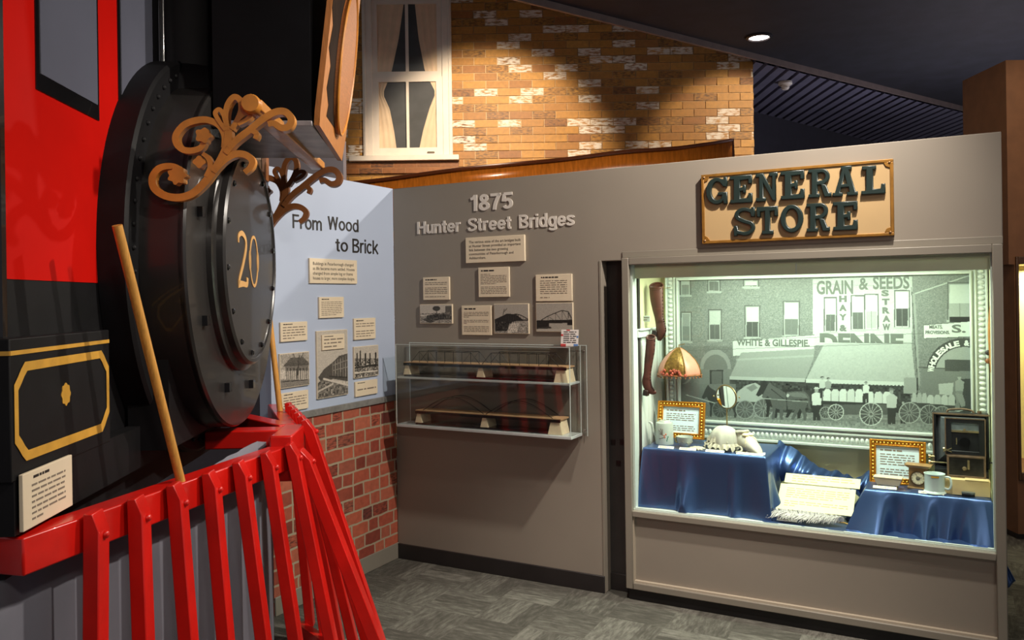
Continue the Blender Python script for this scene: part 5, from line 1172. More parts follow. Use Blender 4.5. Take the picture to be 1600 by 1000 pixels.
# ------------------------------------------------------------------ satin cloths
def path3(x0, x1, y0, y1, u):          # left side, front, right side of a box in plan, with outward normal
    La, Lb = y1-y0, x1-x0; s = u*(2*La+Lb)
    if s < La: return x0, y1-s, -1, 0
    if s < La+Lb: return x0+(s-La), y0, 0, -1
    return x1, y0+(s-La-Lb), 1, 0
def draped(x0, x1, y0, y1, zt, zb, flare, seed, label, group=None, nfold=22, lump=0.0, sharp=0):
    rnd = random.Random(seed); ph = [rnd.uniform(0, 6.3) for _ in range(6)]
    xc, yc = (x0+x1)/2, y1-0.02
    ra = (y1-y0)/(2*(y1-y0)+(x1-x0))
    def fn(u, v):
        x, y, nx, ny = path3(x0, x1, y0, y1, u)
        dc = min(abs(u-ra), abs(u-1+ra)); kc = math.exp(-(dc/0.035)**2)
        if kc > 0.02:                        # rounded corner normal
            cx_ = -1 if abs(u-ra) < abs(u-1+ra) else 1
            nx, ny = nx*(1-kc)+cx_*0.75*kc, ny*(1-kc)-0.66*kc
        if v < 0.3:
            t = v/0.3; px, py = xc+(x-xc)*t, yc+(y-yc)*t
            return (px, py, zt+lump*0.012*(math.sin(px*23+ph[0])*math.sin(py*19+ph[1])+0.6*math.sin(px*51+ph[2]))*(1-t**8))
        t = (v-0.3)/0.7
        f = math.sin(u*nfold+ph[0]+0.8*math.sin(u*9+ph[1]))*0.6+0.3*math.sin(u*nfold*2.3+ph[2]+t)+0.25*math.sin(u*nfold*0.53+ph[3])
        amp = flare*(t**(2.0 if sharp else 1.15)); o = (amp*max(0, f)**1.5*1.1+0.12*flare*t if sharp else amp*(0.5+0.5*f))+0.5*flare*kc*t
        r = 0.006*(1-math.exp(-t*20))
        return (min(x+nx*(o+r), g1-0.004), max(-0.012, y+ny*(o+r)), zt-(zt-zb)*t)
    return solo('satin_cloth', MB().grid(fn, 260, 46), SATIN, MS, label, 'cloth', group, ang=80)
zt1 = loc(MS, 1100, 706, 0.055)[1]
px0, px1_ = loc(MS, 1004, 700, 0.055)[0], loc(MS, 1196, 715, 0.055)[0]
draped(px0+0.004, px1_, 0.055, 0.42, zt1, zs_+0.002, 0.06, 4, 'dark navy satin cloth draped over the left pedestal, under the teapot and baby shoes', nfold=30, sharp=1)
solo('pedestal', MB().box(px0+0.03, px1_-0.03, 0.085, 0.39, zs_, zt1-0.006), WHITEF, MS, 'box hidden under the left navy cloth carrying the teapot', 'pedestal')
zt2 = loc(MS, 1440, 772, 0.11)[1]
rx0, rx1 = loc(MS, 1352, 770, 0.11)[0], g1-0.012
draped(rx0, rx1, 0.11, 0.43, zt2, zs_+0.002, 0.11, 11, 'lighter navy satin cloth draped over the right pedestal, under the camera', nfold=34, lump=0.5)
solo('pedestal', MB().box(rx0+0.012, rx1-0.01, 0.125, 0.41, zs_, zt2-0.016), WHITEF, MS, 'low box hidden under the right navy cloth carrying the camera', 'pedestal')
def interp(P_, t):
    f = t*(len(P_)-1); i = min(int(f), len(P_)-2); return P_[i]+(P_[i+1]-P_[i])*(f-i)
def swag(u, v):
    tp_ = [(1216, 688), (1240, 700), (1258, 712), (1280, 731), (1312, 737), (1336, 747), (1362, 734), (1380, 738)]
    bt_ = [(1220, 750), (1236, 758), (1262, 757), (1285, 762), (1310, 765), (1340, 775), (1358, 775), (1380, 772)]
    a = interp([p[0] for p in tp_], u), interp([p[1] for p in tp_], u); b = interp([p[0] for p in bt_], u), interp([p[1] for p in bt_], u)
    y = 0.46-0.08*v-0.05*math.sin(math.pi*v)
    x1_, z1_ = loc(MS, *a, 0.46); x2_, z2_ = loc(MS, *b, 0.38)
    r = math.sin(u*38+v*5+2*math.sin(u*11))*0.014+0.008*math.sin(u*71+v*9)
    return (x1_+(x2_-x1_)*v, y-r*math.sin(math.pi*min(1, v+.15)), z1_+(z2_-z1_)*v+0.4*r)
solo('satin_cloth', MB().grid(swag, 120, 20), SATIN, MS, 'crumpled navy satin ridge running along the back between the two pedestals', 'cloth', ang=80)
fx0_, fx1_ = px1_+0.02, g1-0.02
def fsheet(u, v):
    x = fx0_-0.03+(fx1_-fx0_+0.02)*u; y = -0.008+0.36*v
    return (x, y, zs_+0.004+0.003*(1+math.sin(u*40+v*6+math.sin(u*61)))*(0.4+0.6*v))
solo('satin_cloth', MB().grid(fsheet, 80, 20), SATIN, MS, 'navy satin lying flat along the case floor, from the grey feather to the right end', 'cloth', ang=80)
# slanted text boards between the pedestals
tb0 = loc(MS, 1211, 793, 0.12)
MT = MS @ T(tb0[0], 0.12, tb0[1]) @ RX(-58)
q = MT.inverted() @ MS @ Vector((0, 0, 0))
PALE = mat('cream_text_board', (226, 216, 168), 0.6, var=0.02)
def tiltcard(pxq, label, nl, sh):
    P4 = [loc(MT, *p, -0.006) for p in pxq]; x0 = (P4[0][0]+P4[3][0])/2; x1 = (P4[1][0]+P4[2][0])/2; z0 = (P4[2][1]+P4[3][1])/2; z1 = (P4[0][1]+P4[1][1])/2
    c = thing('text_board', label, 'text panel', MT @ T(x0, 0, z0), 'slanted cream text boards in the lit case'); w, h = x1-x0, z1-z0
    part('board', MB().box(0, w, -0.006, 0, 0, h), PALE, c, bevel=0.001)
    part('printing', dashes(w*.1, w*.93, h*.12, h*.88, nl, nl*3, -0.0062, sh, hh=.32), mat('faded_print', (176, 164, 120), 0.7, var=0), c, ang=0); return x0, x1, z0, z1
r1 = tiltcard([(1222, 755), (1343, 766), (1327, 806), (1210, 794)], 'lower and larger slanted cream text board, behind the feather', 9, {4: .75, 5: 0, 8: .2})
r2 = tiltcard([(1231, 736), (1346, 752), (1342, 764), (1223, 753)], 'upper narrow slanted cream text board, below the satin ridge', 3, {2: .45})
solo('board_easel', MB().box(min(r1[0], r2[0])+0.03, r1[1]-0.03, 0.0005, 0.006, 0.01, r2[3]-0.02).add([(r1[0]+0.05, 0.006, r2[3]-0.05), (r1[1]-0.05, 0.006, r2[3]-0.05), (r1[1]-0.05, 0.09, r2[3]-0.05+0.0), (r1[0]+0.05, 0.09, r2[3]-0.05)], [(0, 1, 2, 3)]), WHITEF, MT, 'sloping easel hidden behind the slanted cream text boards', 'stand')
# feather and its label
rnd = random.Random(5); fe = MB(); f0, f1 = loc(MS, 1213, 806, 0.06), loc(MS, 1318, 816, 0.06)
for k in range(520):
    u = rnd.random(); x = f0[0]+(f1[0]-f0[0])*u; L = 0.075*(math.sin(math.pi*min(1, 0.12+u*.88))**.5); s = 1 if k % 2 else -1
    y0 = 0.065; p = [(x, y0, zs_+0.028), (x-0.015*rnd.random(), y0-s*L*.4, zs_+0.045+0.012*rnd.random()), (x-0.04*rnd.random()-0.01, y0-s*L*(.7+.4*rnd.random())*(0.75 if s > 0 else 1), zs_+0.018+0.02*rnd.random())]
    fe.tube(smooth(p, 3), [0.0016]*6+[0.0006], 3, caps=False)
ft = thing('feather', 'fluffy pale grey ostrich feather lying in front of the slanted text boards', 'feather', MS)
b_ = part('barbs', fe, mat('grey_feather', (208, 204, 200), 0.9, var=0.1, scale=50), ft); b_['kind'] = 'stuff'
part('quill', MB().tube([(f0[0], 0.065, zs_+0.028), (f1[0], 0.065, zs_+0.028), (f1[0]+0.03, 0.06, zs_+0.022)], 0.0025, 6), mat('quill_ochre', (206, 160, 60), 0.5, var=0), ft)

# ------------------------------------------------------------------ framed notices
BEAD = mat('bright_gold_bead', (240, 190, 80), 0.25, metal=0.7, var=0)
PAPER = mat('pale_blue_paper', (206, 226, 230), 0.6, var=0)
def notice(px, y, label, tilt, yaw, nl, sh, seed):
    l, t, r, b = px; x0, x1, z0, z1 = rectpx(MS, l, t, r, b, y); w, h = (x1-x0), (z1-z0)/math.cos(math.radians(tilt))
    n = thing('framed_notice', label, 'framed notice', MS @ T(x0, y, z0) @ RZ(yaw) @ RX(-tilt), 'gold framed notices in the lit case')
    e = 0.030; m_ = MB()
    for f0_, f1_, d in ((0, 0.3, -0.014), (0.3, 0.75, -0.008), (0.75, 1.0, -0.012)):
        a, c = e*f0_, e*f1_
        m_.box(a, c, d, 0.008, a, h-a).box(w-c, w-a, d, 0.008, a, h-a).box(c, w-c, d, 0.008, a, c).box(c, w-c, d, 0.008, h-c, h-a)
    part('frame', m_, GOLDF, n, bevel=0.0015)
    bb = MB(); k = int(h/0.0165)
    for i in range(1, k): bb.ball((e*.52, -0.009, h*i/k), 0.006, n=8, m=6).ball((w-e*.52, -0.009, h*i/k), 0.006, n=8, m=6)
    k = int(w/0.0165)
    for i in range(1, k): bb.ball((w*i/k, -0.009, e*.52), 0.006, n=8, m=6).ball((w*i/k, -0.009, h-e*.52), 0.006, n=8, m=6)
    part('beading', bb, BEAD, n)['kind'] = 'stuff'
    part('paper', MB().box(e, w-e, -0.002, 0.006, e, h-e), PAPER, n)
    part('heading', dashes(e+w*.07, w*.58, h-e-h*.12, h-e-h*.07, 1, seed, -0.0022, hh=.7), INKG, n, ang=0)
    part('printing', dashes(e+w*.07, w*.80, e+h*.05, h-e-h*.16, nl, seed+1, -0.0022, sh, hh=.36), INKG, n, ang=0)
    part('easel_back', MB().add([(w*.4, 0.008, h*.7), (w*.6, 0.008, h*.7), (w*.6, 0.075, 0.0), (w*.4, 0.075, 0.0)], [(0, 1, 2, 3)]), mat('card_back', (110, 96, 80), 0.8), n, solid=0.002)
    return n
notice((1026.5, 629, 1100, 685), 0.27, 'gold framed notice behind the white teapot on the left pedestal', 11, 0, 9, {4: .15, 5: 0}, 3)
notice((1358.5, 690, 1447, 757), 0.30, 'gold framed notice behind the small clock on the right pedestal', 9, 0, 9, {4: .8, 5: 0}, 8)

# ------------------------------------------------------------------ boots on the left wall
def mpp(px, py, y): return (MS @ Vector((loc(MS, px, py, y)[0], y, loc(MS, px, py, y)[1]))).y/F
LEATH = mat('brown_boot_leather', (80, 42, 33), 0.5, var=0.14, scale=14, bump=0.15, bscale=50)
def boot(pts, y, label, heel, lace, flip=1):
    s = mpp(pts[0][0], pts[0][1], y); cpt = [(loc(MS, a, b, y), w*s/2) for a, b, w in pts]
    P3 = smooth([(c[0][0], c[0][1], c[1]) for c in cpt], 6); x0, z0 = P3[-1][0], P3[-1][1]
    bt = thing('boot', label, 'boot', MS @ T(x0, y, z0), 'tall laced boots hung in the lit case')
    mb = MB(); n = 20; vs = []; m_ = len(P3)
    for i, (x, z, r) in enumerate(P3):
        a, b = P3[max(i-1, 0)], P3[min(i+1, m_-1)]; tx, tz = b[0]-a[0], b[1]-a[1]; L = math.hypot(tx, tz) or 1; nx, nz = -tz/L, tx/L
        for k in range(n):
            an = 2*math.pi*k/n; vs.append((x-x0+nx*r*math.cos(an), -0.5*r*math.sin(an)*(1.1 if i < m_*.5 else .8), z-z0+nz*r*math.cos(an)-(0.5*r*math.sin(an) if i == 0 else 0)))
    mb.add(vs, [(i*n+k, i*n+(k+1) % n, (i+1)*n+(k+1) % n, (i+1)*n+k) for i in range(m_-1) for k in range(n)]+[tuple((m_-1)*n+k for k in range(n))])
    part('upper', mb, LEATH, bt, solid=0.003, ang=70)
    top = [Vector(v) for v in vs[:n]]; part('cuff', MB().tube(top+top[:1], 0.004, 6, caps=False), mat('boot_trim', (84, 48, 38), 0.5, var=0.1), bt)
    lc = MB()
    for i in range(2, m_-4, 2):
        v = Vector(vs[i*n+(0 if flip < 0 else n//2)]); lc.ball((v.x, v.y-0.006, v.z), 0.0036, n=6, m=5)
    part('eyelets', lc, mat('dark_eyelets', (40, 26, 22), 0.3, metal=0.5, var=0), bt)
    hx, hz = loc(MS, heel[0], heel[1], y); part('heel', MB().box(-0.014, 0.014, -0.02, 0.016, -0.018, 0.014).xf(T(hx-x0, 0, hz-z0) @ RY(heel[2])), mat('boot_heel', (38, 26, 24), 0.45), bt, bevel=0.004)
    wx = g0+0.004-(x0)
    part('hanger', MB().tube([(P3[2][0]-x0, 0, P3[2][1]-z0), (P3[2][0]-x0, BD-y-0.06, P3[2][1]-z0+0.01)], 0.0015, 5), mat('brass_hook', (190, 150, 70), 0.3, metal=0.8), bt)
    return bt
boot([(1025.5, 447, 22), (1026, 465, 20.5), (1028, 482, 17.5), (1030, 496, 14), (1032, 507, 15), (1033, 516, 16), (1031, 525, 12), (1030, 532, 5)], 0.21, 'upper brown laced boot hanging toe down beside the picture frame', (1023.5, 520, 8), None, -1)
boot([(1017, 527, 14), (1016, 545, 14.5), (1013.5, 565, 13), (1011.5, 583, 11.5), (1010.5, 597, 14.5), (1014, 607, 13), (1020, 612, 9), (1025, 613.5, 3)], 0.12, 'lower brown laced boot hanging below the first, by the white wainscot', (1010, 613, 10), None, -1)
card(MS, (1005, 493.5, 1015.5, 502.5), 'tiny white label to the left of the upper boot', (2, [(1, .6)]), base=0.15, th_=0.004, mat_=WHITEF)

# ------------------------------------------------------------------ lampshade
ly = 0.36; lx, lz0 = loc(MS, 1061.5, 586, ly); lz1 = loc(MS, 1061.5, 542.5, ly)[1]; lr = 32.5*mpp(1061, 570, ly); H = lz1-lz0
LS = thing('lampshade', 'domed pink glass lampshade with gold filigree panel and beaded rim', 'lampshade', MS @ T(lx, ly, lz0))
def dome(a, t, k=1.0):
    r = lr*math.cos(t*math.pi/2)**0.75*k*(1+0.03*math.cos(6*a)*(1-t)); return r*math.cos(a), r*math.sin(a)*0.9, H*(t**0.9)
PINK = mat('pink_shade_glass', (206, 140, 118), 0.35, var=0.06, scale=20)
FILI = mat('gold_filigree', (138, 104, 52), 0.35, metal=0.55, var=0.3, scale=60, bump=0.8, bscale=90)
for k in range(6):
    a0_ = math.radians(-120+60*k); 
    p_ = MB().grid(lambda u, v, a0_=a0_: dome(a0_+math.radians(60)*u, v*0.985, 1.0), 12, 14)
    part('shade_panel', p_, FILI if k % 3 == 0 else PINK, LS, 'gold filigree panel' if k % 3 == 0 else None, ang=70, solid=0.002)
rib = MB()
for k in range(6):
    a = math.radians(-120+60*k); rib.tube([dome(a, v/12*0.98, 1.02) for v in range(13)], 0.0035, 6)
part('rib', rib, FILI, LS)
rm = MB().tube([tuple(Vector(dome(2*math.pi*k/48, 0, 1.03))+Vector((0, 0, 0.006*abs(math.sin(9*math.pi*k/24))))) for k in range(49)], 0.005, 6, caps=False)
for k in range(30): d_ = dome(2*math.pi*k/30, 0, 1.03); rm.ball((d_[0], d_[1], d_[2]-0.008), 0.005, n=6, m=5)
part('rim', rm, mat('brown_bead_rim', (150, 96, 62), 0.35, var=0.2, scale=40), LS)
rs = MB(); rnd = random.Random(9)
for k in range(16):
    a = math.radians(-90+rnd.uniform(-38, 38)); d_ = dome(a, rnd.uniform(0.02, 0.2), 1.05); rs.ball(d_, 0.009, n=7, m=5)
part('rosettes', rs, mat('rose_beads', (176, 84, 66), 0.4, var=0.3, scale=60), LS)
part('wall_hook', MB().tube([(0, 0, H-0.002), (0, 0, H+0.012), (0, BD-ly-0.06, H+0.012)], 0.003, 6), FILI, LS)

# ------------------------------------------------------------------ table mirror
my = 0.33; cxm, czm = loc(MS, 1135, 620, my); rm_ = 18.2*mpp(1135, 620, my)
MI = thing('table_mirror', 'small round shaving mirror on a thin brass stand', 'mirror', MS @ T(cxm, my, zt1))
dz = czm-zt1
MR = NT('mirror_silver'); MR.p(Base_Color=(0.9, 0.92, 0.9, 1), Metallic=1.0, Roughness=0.03)
Rm = T(0, 0, dz) @ RZ(-21) @ RX(4)
part('glass', MB().lathe([(0, -0.004), (rm_*.94, -0.004), (rm_*.94, 0.004), (0, 0.004)], (0, 0, 0), 'y', 48).xf(Rm), MR.m, MI)
STL = mat('aged_brass_stand', (158, 138, 100), 0.3, metal=0.8, var=0.1)
part('rim', MB().tube([(rm_*math.cos(a), 0, rm_*math.sin(a)) for a in [2*math.pi*k/48 for k in range(49)]], 0.004, 8, caps=False).xf(Rm), STL, MI)
part('stand', MB().tube([(0, 0.004, dz-rm_), (0, 0.004, 0.01)], 0.004, 8).lathe([(0, 0.012), (0.02, 0.011), (0.045, 0.005), (0.047, 0), (0, 0)], (0, 0.004, 0)), STL, MI)
part('pivot', MB().ball((-rm_-0.006, 0, dz), 0.005).ball((rm_+0.006, 0, dz), 0.005), STL, MI)
# ------------------------------------------------------------------ small things on the left pedestal
def at(px, py, y, z=None):
    x, zz = loc(MS, px, py, y); return x, (zz if z is None else z)
def on_top(px, zt_, py):                # where a base seen at this height rests on a horizontal top
    p = MS.inverted() @ on_z(px, py, zt_); return p.x, p.y
CHINA = mat('white_china', (176, 184, 174), 0.25, var=0.02, scale=5, coat=0.3)
tx, ty = on_top(1038, zt1, 696); ty = max(0.105, ty+0.045); s = mpp(1038, 690, ty)
R_, HT = 13.5*s, 36*s
TP = thing('teapot', 'tall white china teapot with painted branch and flowers', 'teapot', MS @ T(loc(MS, 1038.5, 690, ty)[0], ty, zt1))
part('body', MB().lathe([(0, 0.001), (R_*1.02, 0.001), (R_*1.04, 0.006), (R_, HT*.85), (R_*.94, HT*.93), (R_*.7, HT*.97), (R_*.68, HT*.99), (0, HT*.99)], n=36), CHINA, TP)
part('lid', MB().lathe([(R_*.66, HT*.985), (R_*.6, HT*1.02), (0.010, HT*1.04), (0.011, HT*1.06), (0, HT*1.07)], n=28), CHINA, TP)
part('spout', MB().tube(smooth([(-R_*.92, -0.006, HT*.38), (-R_*1.25, -0.01, HT*.55), (-R_*1.45, -0.012, HT*.85), (-R_*1.75, -0.014, HT*.93)], 5), [0.011]*6+[0.008]*6+[0.006]*4, 10), CHINA, TP)
part('lug', MB().tube([(-R_*.55+R_*.22*math.cos(a), 0, HT*.98+R_*.28*math.sin(a)) for a in np.linspace(0, math.pi, 9)], 0.004, 8), mat('gilt_lug', (190, 170, 110), 0.3, var=0), TP)
dcl = MB(); 
for a, b in (((-.35, .72), (.15, .46)), ((-.1, .8), (.0, .55)), ((-.25, .55), (.05, .5)), ((.1, .78), (.1, .5)), ((-.3, .3), (.25, .38))):
    f = lambda u, v: (R_*u, -R_*math.sqrt(max(0, 1.02-u*u))-0.001, HT*v*.9)
    dcl.tube([f(a[0]+(b[0]-a[0])*k/5, a[1]+(b[1]-a[1])*k/5) for k in range(6)], 0.0013, 5)
part('painted_branch', dcl, mat('branch_brown', (86, 76, 66), 0.5, var=0), TP)
for nm, cc, pos in (('painted_flower', (206, 110, 80), ((.25, .44), (.42, .5), (.3, .36))), ('painted_leaf', (74, 126, 104), ((.55, .3), (.62, .38), (.5, .22)))):
    q = MB()
    for u, v in pos: q.ball((R_*u, -R_*math.sqrt(1.0-u*u)-0.0005, HT*v*.95), 0.0055, 0.0015, 0.0055, 8, 6)
    part(nm, q, mat(nm, cc, 0.4, var=0), TP)
def set_on(px, dy, w_px):               # x position, pixel scale for a thing standing dy behind the cloth's front edge
    y = 0.055+dy; return loc(MS, px, 700, y)[0], y, mpp(px, 690, y)
x, y, s = set_on(1070, 0.08, 25)
r = 12.8*s; CU = thing('tea_bowl', 'small white footed china bowl beside the teapot', 'bowl', MS @ T(x, y, zt1))
part('bowl', MB().lathe([(0, .001), (r*.5, .001), (r*.5, .006), (r*.62, .010), (r*.9, r*.75), (r, r*1.35), (r*.96, r*1.35), (r*.84, r*.75), (r*.5, .016), (0, .014)], n=32), CHINA, CU)
q = MB()
for k in range(10): a = 2*math.pi*k/10+.3; q.ball((r*.86*math.cos(a), r*.86*math.sin(a), r*(.72+.12*math.sin(k*2))), 0.005, n=7, m=5)
part('painted_sprigs', q, mat('sprig_grey', (150, 150, 134), 0.5, var=0), CU)
part('gilt_handle', MB().tube([(-r*(.85+.3*math.sin(a)), 0, r*(.9+.42*math.cos(a))) for a in np.linspace(0.2, math.pi-.2, 9)], 0.004, 8), mat('gilt_lug', (190, 170, 110), 0.3), CU)
# lace, bonnet, baby shoes
LACE = mat('ivory_lace', (176, 170, 150), 0.85, var=0.08, scale=30, bump=0.4, bscale=120)
def heap(x, y, z, rx, ry, h, seed, amp, nu=48, nv=16, squash=1.0):
    rnd = random.Random(seed); p = [rnd.uniform(0, 6.3) for _ in range(8)]
    def fn(u, v):
        a = 2*math.pi*u; t = v
        R = math.sin(min(1, t)*math.pi/2)**.8; wob = 1+amp*(t**1.5)*(math.sin(a*5+p[0])*.5+.5*math.sin(a*9+p[1])+.3*math.sin(a*17+p[2]))
        zz = h*math.cos(t*math.pi/2)**.7*(1+amp*.5*math.sin(a*4+p[3]+t*6)*t)+0.006*amp*math.sin(a*13+p[4])*t+0.001
        return (x+rx*R*wob*math.cos(a), y+ry*R*wob*math.sin(a), max(0.001, zz)+z)
    return MB().grid(fn, nu, nv)
x, y, s = set_on(1089, 0.06, 20)
solo('lace_doily', heap(0, 0, 0, 11*s, 0.035, 0.012, 3, .3), LACE, MS @ T(x, y, zt1) @ RZ(20), 'small bundle of pale lace between the china bowl and the bonnet', 'lace', ang=80)
x, y, s = set_on(1131, 0.12, 60)
BN = thing('bonnet', 'ivory frilled baby bonnet lying beside the white baby shoes', 'bonnet', MS @ T(x, y, zt1))
part('crown', heap(0.005, 0.0, 0, 24*s, 0.075, 36*s, 12, .10), mat('ivory_cotton', (182, 180, 166), 0.85, var=0.04, scale=20, bump=0.2, bscale=80), BN, ang=80)
def frill(u, v):
    a = math.pi*(0.98+1.04*u); rr = 1.0+0.24*v+0.05*math.sin(u*70+v)*v+0.06*math.sin(u*23)*v
    return (24.5*s*rr*math.cos(a)+0.003, 0.076*rr*math.sin(a), 0.034*(1-v)+0.004+0.014*v*(math.sin(u*70)*.6+.5*math.sin(u*31+1)+0.6))
part('frill', MB().grid(frill, 180, 8), LACE, BN, ang=80)
part('frill', MB().grid(lambda u, v: (lambda q: (q[0]*.8-.006, q[1]*.72-0.005, q[2]+0.034*(1-.4*v)))(frill(1-u*.98, v)), 150, 8), LACE, BN, ang=80)
part('ribbon_tie', MB().tube(smooth([(20*s, -0.05, 0.02), (30*s, -0.07, 0.03), (33*s, -0.085, 0.012), (25*s, -0.10, 0.006)], 5), 0.005, 8), LACE, BN)
KID = mat('white_kid_leather', (184, 180, 164), 0.5, var=0.03, scale=10)
def shoe(px, dy, yaw, label, first=None):
    x, y, s = set_on(px, dy, 30)
    M = MS @ T(x, y, zt1) @ RZ(yaw) @ Matrix.Scale(1.12, 4)
    if first: return dup(first, M, label)
    L = 0.15; t = thing('baby_shoe', label, 'shoe', M, 'white baby shoes on the left pedestal')
    def fn(u, v):
        a = 2*math.pi*u; X = -0.35*L+L*v; w = 0.036*(math.sin(math.pi*min(1, max(0.0, .10+.88*v)))**.45); hh = 0.068*(1-v)**.8+0.034*(math.sin(math.pi*min(1, .15+.83*v))**.6)
        return (X, w*math.cos(a), max(0.0015, hh*.5+hh*.5*math.sin(a)))
    part('upper', MB().grid(fn, 24, 20), KID, t, ang=70)
    part('collar', MB().tube([(-0.32*L+0.020+0.028*math.cos(a), 0.025*math.sin(a), 0.086+0.006*math.cos(a)) for a in [2*math.pi*k/24 for k in range(25)]], 0.007, 8, caps=False), KID, t)
    part('ankle', MB().lathe([(0.033, 0.045), (0.029, 0.068), (0.029, 0.088)], (-0.32*L+0.020, 0, 0), n=24, sy=.9), KID, t, ang=70, solid=0.003)
    bw = MB()
    for sg in (-1, 1): bw.ball((0.012, sg*0.014, 0.078), 0.016, 0.014, 0.008, 10, 6); bw.tube(smooth([(0.012, 0, 0.075), (0.03, sg*0.024, 0.062), (0.035, sg*0.032, 0.03)], 4), 0.004, 6)
    bw.ball((0.012, 0, 0.078), 0.007); part('bow', bw, mat('ivory_bow', (236, 222, 178), 0.6, var=0.05), t)
    part('sole', MB().hprism([(-0.36*L, -0.02), (0.3*L, -0.028), (0.6*L, -0.018), (0.65*L, 0), (0.6*L, 0.018), (0.3*L, 0.028), (-0.36*L, 0.02)], 0.0, 0.004), mat('shoe_sole', (206, 190, 150), 0.6), t)
    return t
s1 = shoe(1166, 0.10, -38, 'front white baby shoe with ivory bow, beside the bonnet')
shoe(1194, 0.17, -34, 'rear white baby shoe with ivory bow, at the right end of the left pedestal', s1)
def strip(px, M_, label, y, z, tilt=20):
    l, r = px; x0 = loc(M_, l, 700, y)[0]; x1 = loc(M_, r, 700, y)[0]
    t = thing('name_label', label, 'label', M_ @ T(x0, y, z) @ RX(-tilt), 'small white name labels in the lit case')
    part('card', MB().box(0, x1-x0, 0, 0.004, 0, 0.016), mat('label_white', (236, 232, 214), 0.6, var=0), t)
    part('printing', dashes((x1-x0)*.1, (x1-x0)*.9, 0.003, 0.013, 2, int(l), -0.0002, {1: .6}), INKG, t, ang=0)
strip((1028, 1052), MS, 'white name label in front of the teapot', 0.068, zt1, 50)
strip((1061, 1087), MS, 'white name label in front of the china bowl', 0.066, zt1, 50)
strip((1102, 1131), MS, 'white name label in front of the bonnet', 0.066, zt1, 50)
strip((1150, 1192), MS, 'longest white name label, near the front corner of the left pedestal', 0.066, zt1, 55)
strip((1165, 1195), MS, 'white name label right in front of the baby shoes, behind the longest label', 0.095, zt1, 55)
strip((1212, 1244), MS, 'white name label by the feather on the case floor', 0.03, zs_+0.014, 60)
# ------------------------------------------------------------------ right pedestal
def set_r(px, dy): y = 0.11+dy; return loc(MS, px, 770, y)[0], y, mpp(px, 770, y)
x, y, s = set_r(1388, 0.09); w = 20*s
BX = thing('trinket_box', 'small cream trough shaped trinket box on tiny feet, left of the clock', 'box', MS @ T(x, y, zt2) @ RZ(-4))
def trough(w0, w1, d0, d1, z0, z1):
    return MB().add([(-w0, -d0, z0), (w0, -d0, z0), (w0, d0, z0), (-w0, d0, z0), (-w1, -d1, z1), (w1, -d1, z1), (w1, d1, z1), (-w1, d1, z1)], [(0,3,2,1),(4,5,6,7),(0,1,5,4),(1,2,6,5),(2,3,7,6),(3,0,4,7)])
IVY = mat('ivory_box', (226, 206, 168), 0.4, var=0.05, scale=15)
part('body', trough(w*.8, w*1.0, 0.018, 0.024, 0.010, 0.044), IVY, BX, bevel=0.002)
part('rim', MB().box(-w*1.03, w*1.03, -0.026, 0.026, 0.044, 0.050), IVY, BX, bevel=0.002)
for sx in (-1, 1):
    for sy in (-1, 1): part('foot', MB().lathe([(0.004, 0), (0.006, 0.004), (0.004, 0.011)], (sx*w*.62, sy*0.012, 0), n=10), mat('brass_foot', (196, 156, 80), 0.3, metal=0.7), BX)
strip((1363, 1400), MS, 'white name label in front of the ivory trinket box', 0.135, zt2+0.004, 55)
x, y, s = set_r(1436, 0.115)
CKm = mat('clock_brass_wood', (156, 122, 78), 0.4, metal=0.25, var=0.12, scale=20)
w = 15.5*s; hC = 38*s
CK = thing('mantel_clock', 'small square brass mantel clock between the gold frame and the white mug', 'clock', MS @ T(x, y, zt2) @ RZ(-6))
part('case', MB().box(-w*.86, w*.86, -0.022, 0.022, 0.008, hC*.86).box(-w, w, -0.027, 0.027, 0, 0.009), CKm, CK, bevel=0.0015)
part('cornice', trough(w*.9, w*1.2, 0.023, 0.032, hC*.86, hC*.95), CKm, CK).data
part('cap', MB().box(-w*1.22, w*1.22, -0.033, 0.033, hC*.95, hC), CKm, CK, bevel=0.0015)
dialr = w*.66
part('dial', MB().lathe([(0, -0.0265), (dialr, -0.0265), (dialr, -0.022)], (0, 0, hC*.46), 'y', 32), mat('clock_dial', (226, 214, 176), 0.5, var=0.04, scale=40), CK)
part('bezel', MB().tube([(dialr*math.cos(a), -0.025, hC*.46+dialr*math.sin(a)) for a in [2*math.pi*k/40 for k in range(41)]], 0.0035, 8, caps=False), mat('dark_bezel', (92, 70, 44), 0.35, metal=0.5), CK)
hd = MB().bar((0, -0.0272, hC*.46), (dialr*.5, -0.0272, hC*.46+dialr*.18), 0.001, 0.002, (0, 1, 0)).bar((0, -0.0272, hC*.46), (-dialr*.28, -0.0272, hC*.46+dialr*.66), 0.001, 0.002, (0, 1, 0))
for k in range(12): a = 2*math.pi*k/12; hd.bar((dialr*.72*math.cos(a), -0.0270, hC*.46+dialr*.72*math.sin(a)), (dialr*.88*math.cos(a), -0.0270, hC*.46+dialr*.88*math.sin(a)), 0.001, 0.002, (0, 1, 0))
part('hands', hd, INK, CK, ang=0)
part('centre_boss', MB().lathe([(0, -0.029), (dialr*.3, -0.0275), (dialr*.3, -0.0265)], (0, 0, hC*.46), 'y', 20), mat('dial_grey', (110, 104, 90), 0.5), CK)
x, y, s = set_r(1460.5, 0.045); r = 15.2*s; hM = 31*s
MG = thing('enamel_mug', 'white enamel mug with a gold band, in front of the camera', 'mug', MS @ T(x, y, zt2))
ENA = mat('white_enamel', (214, 230, 226), 0.2, var=0.02, coat=0.4)
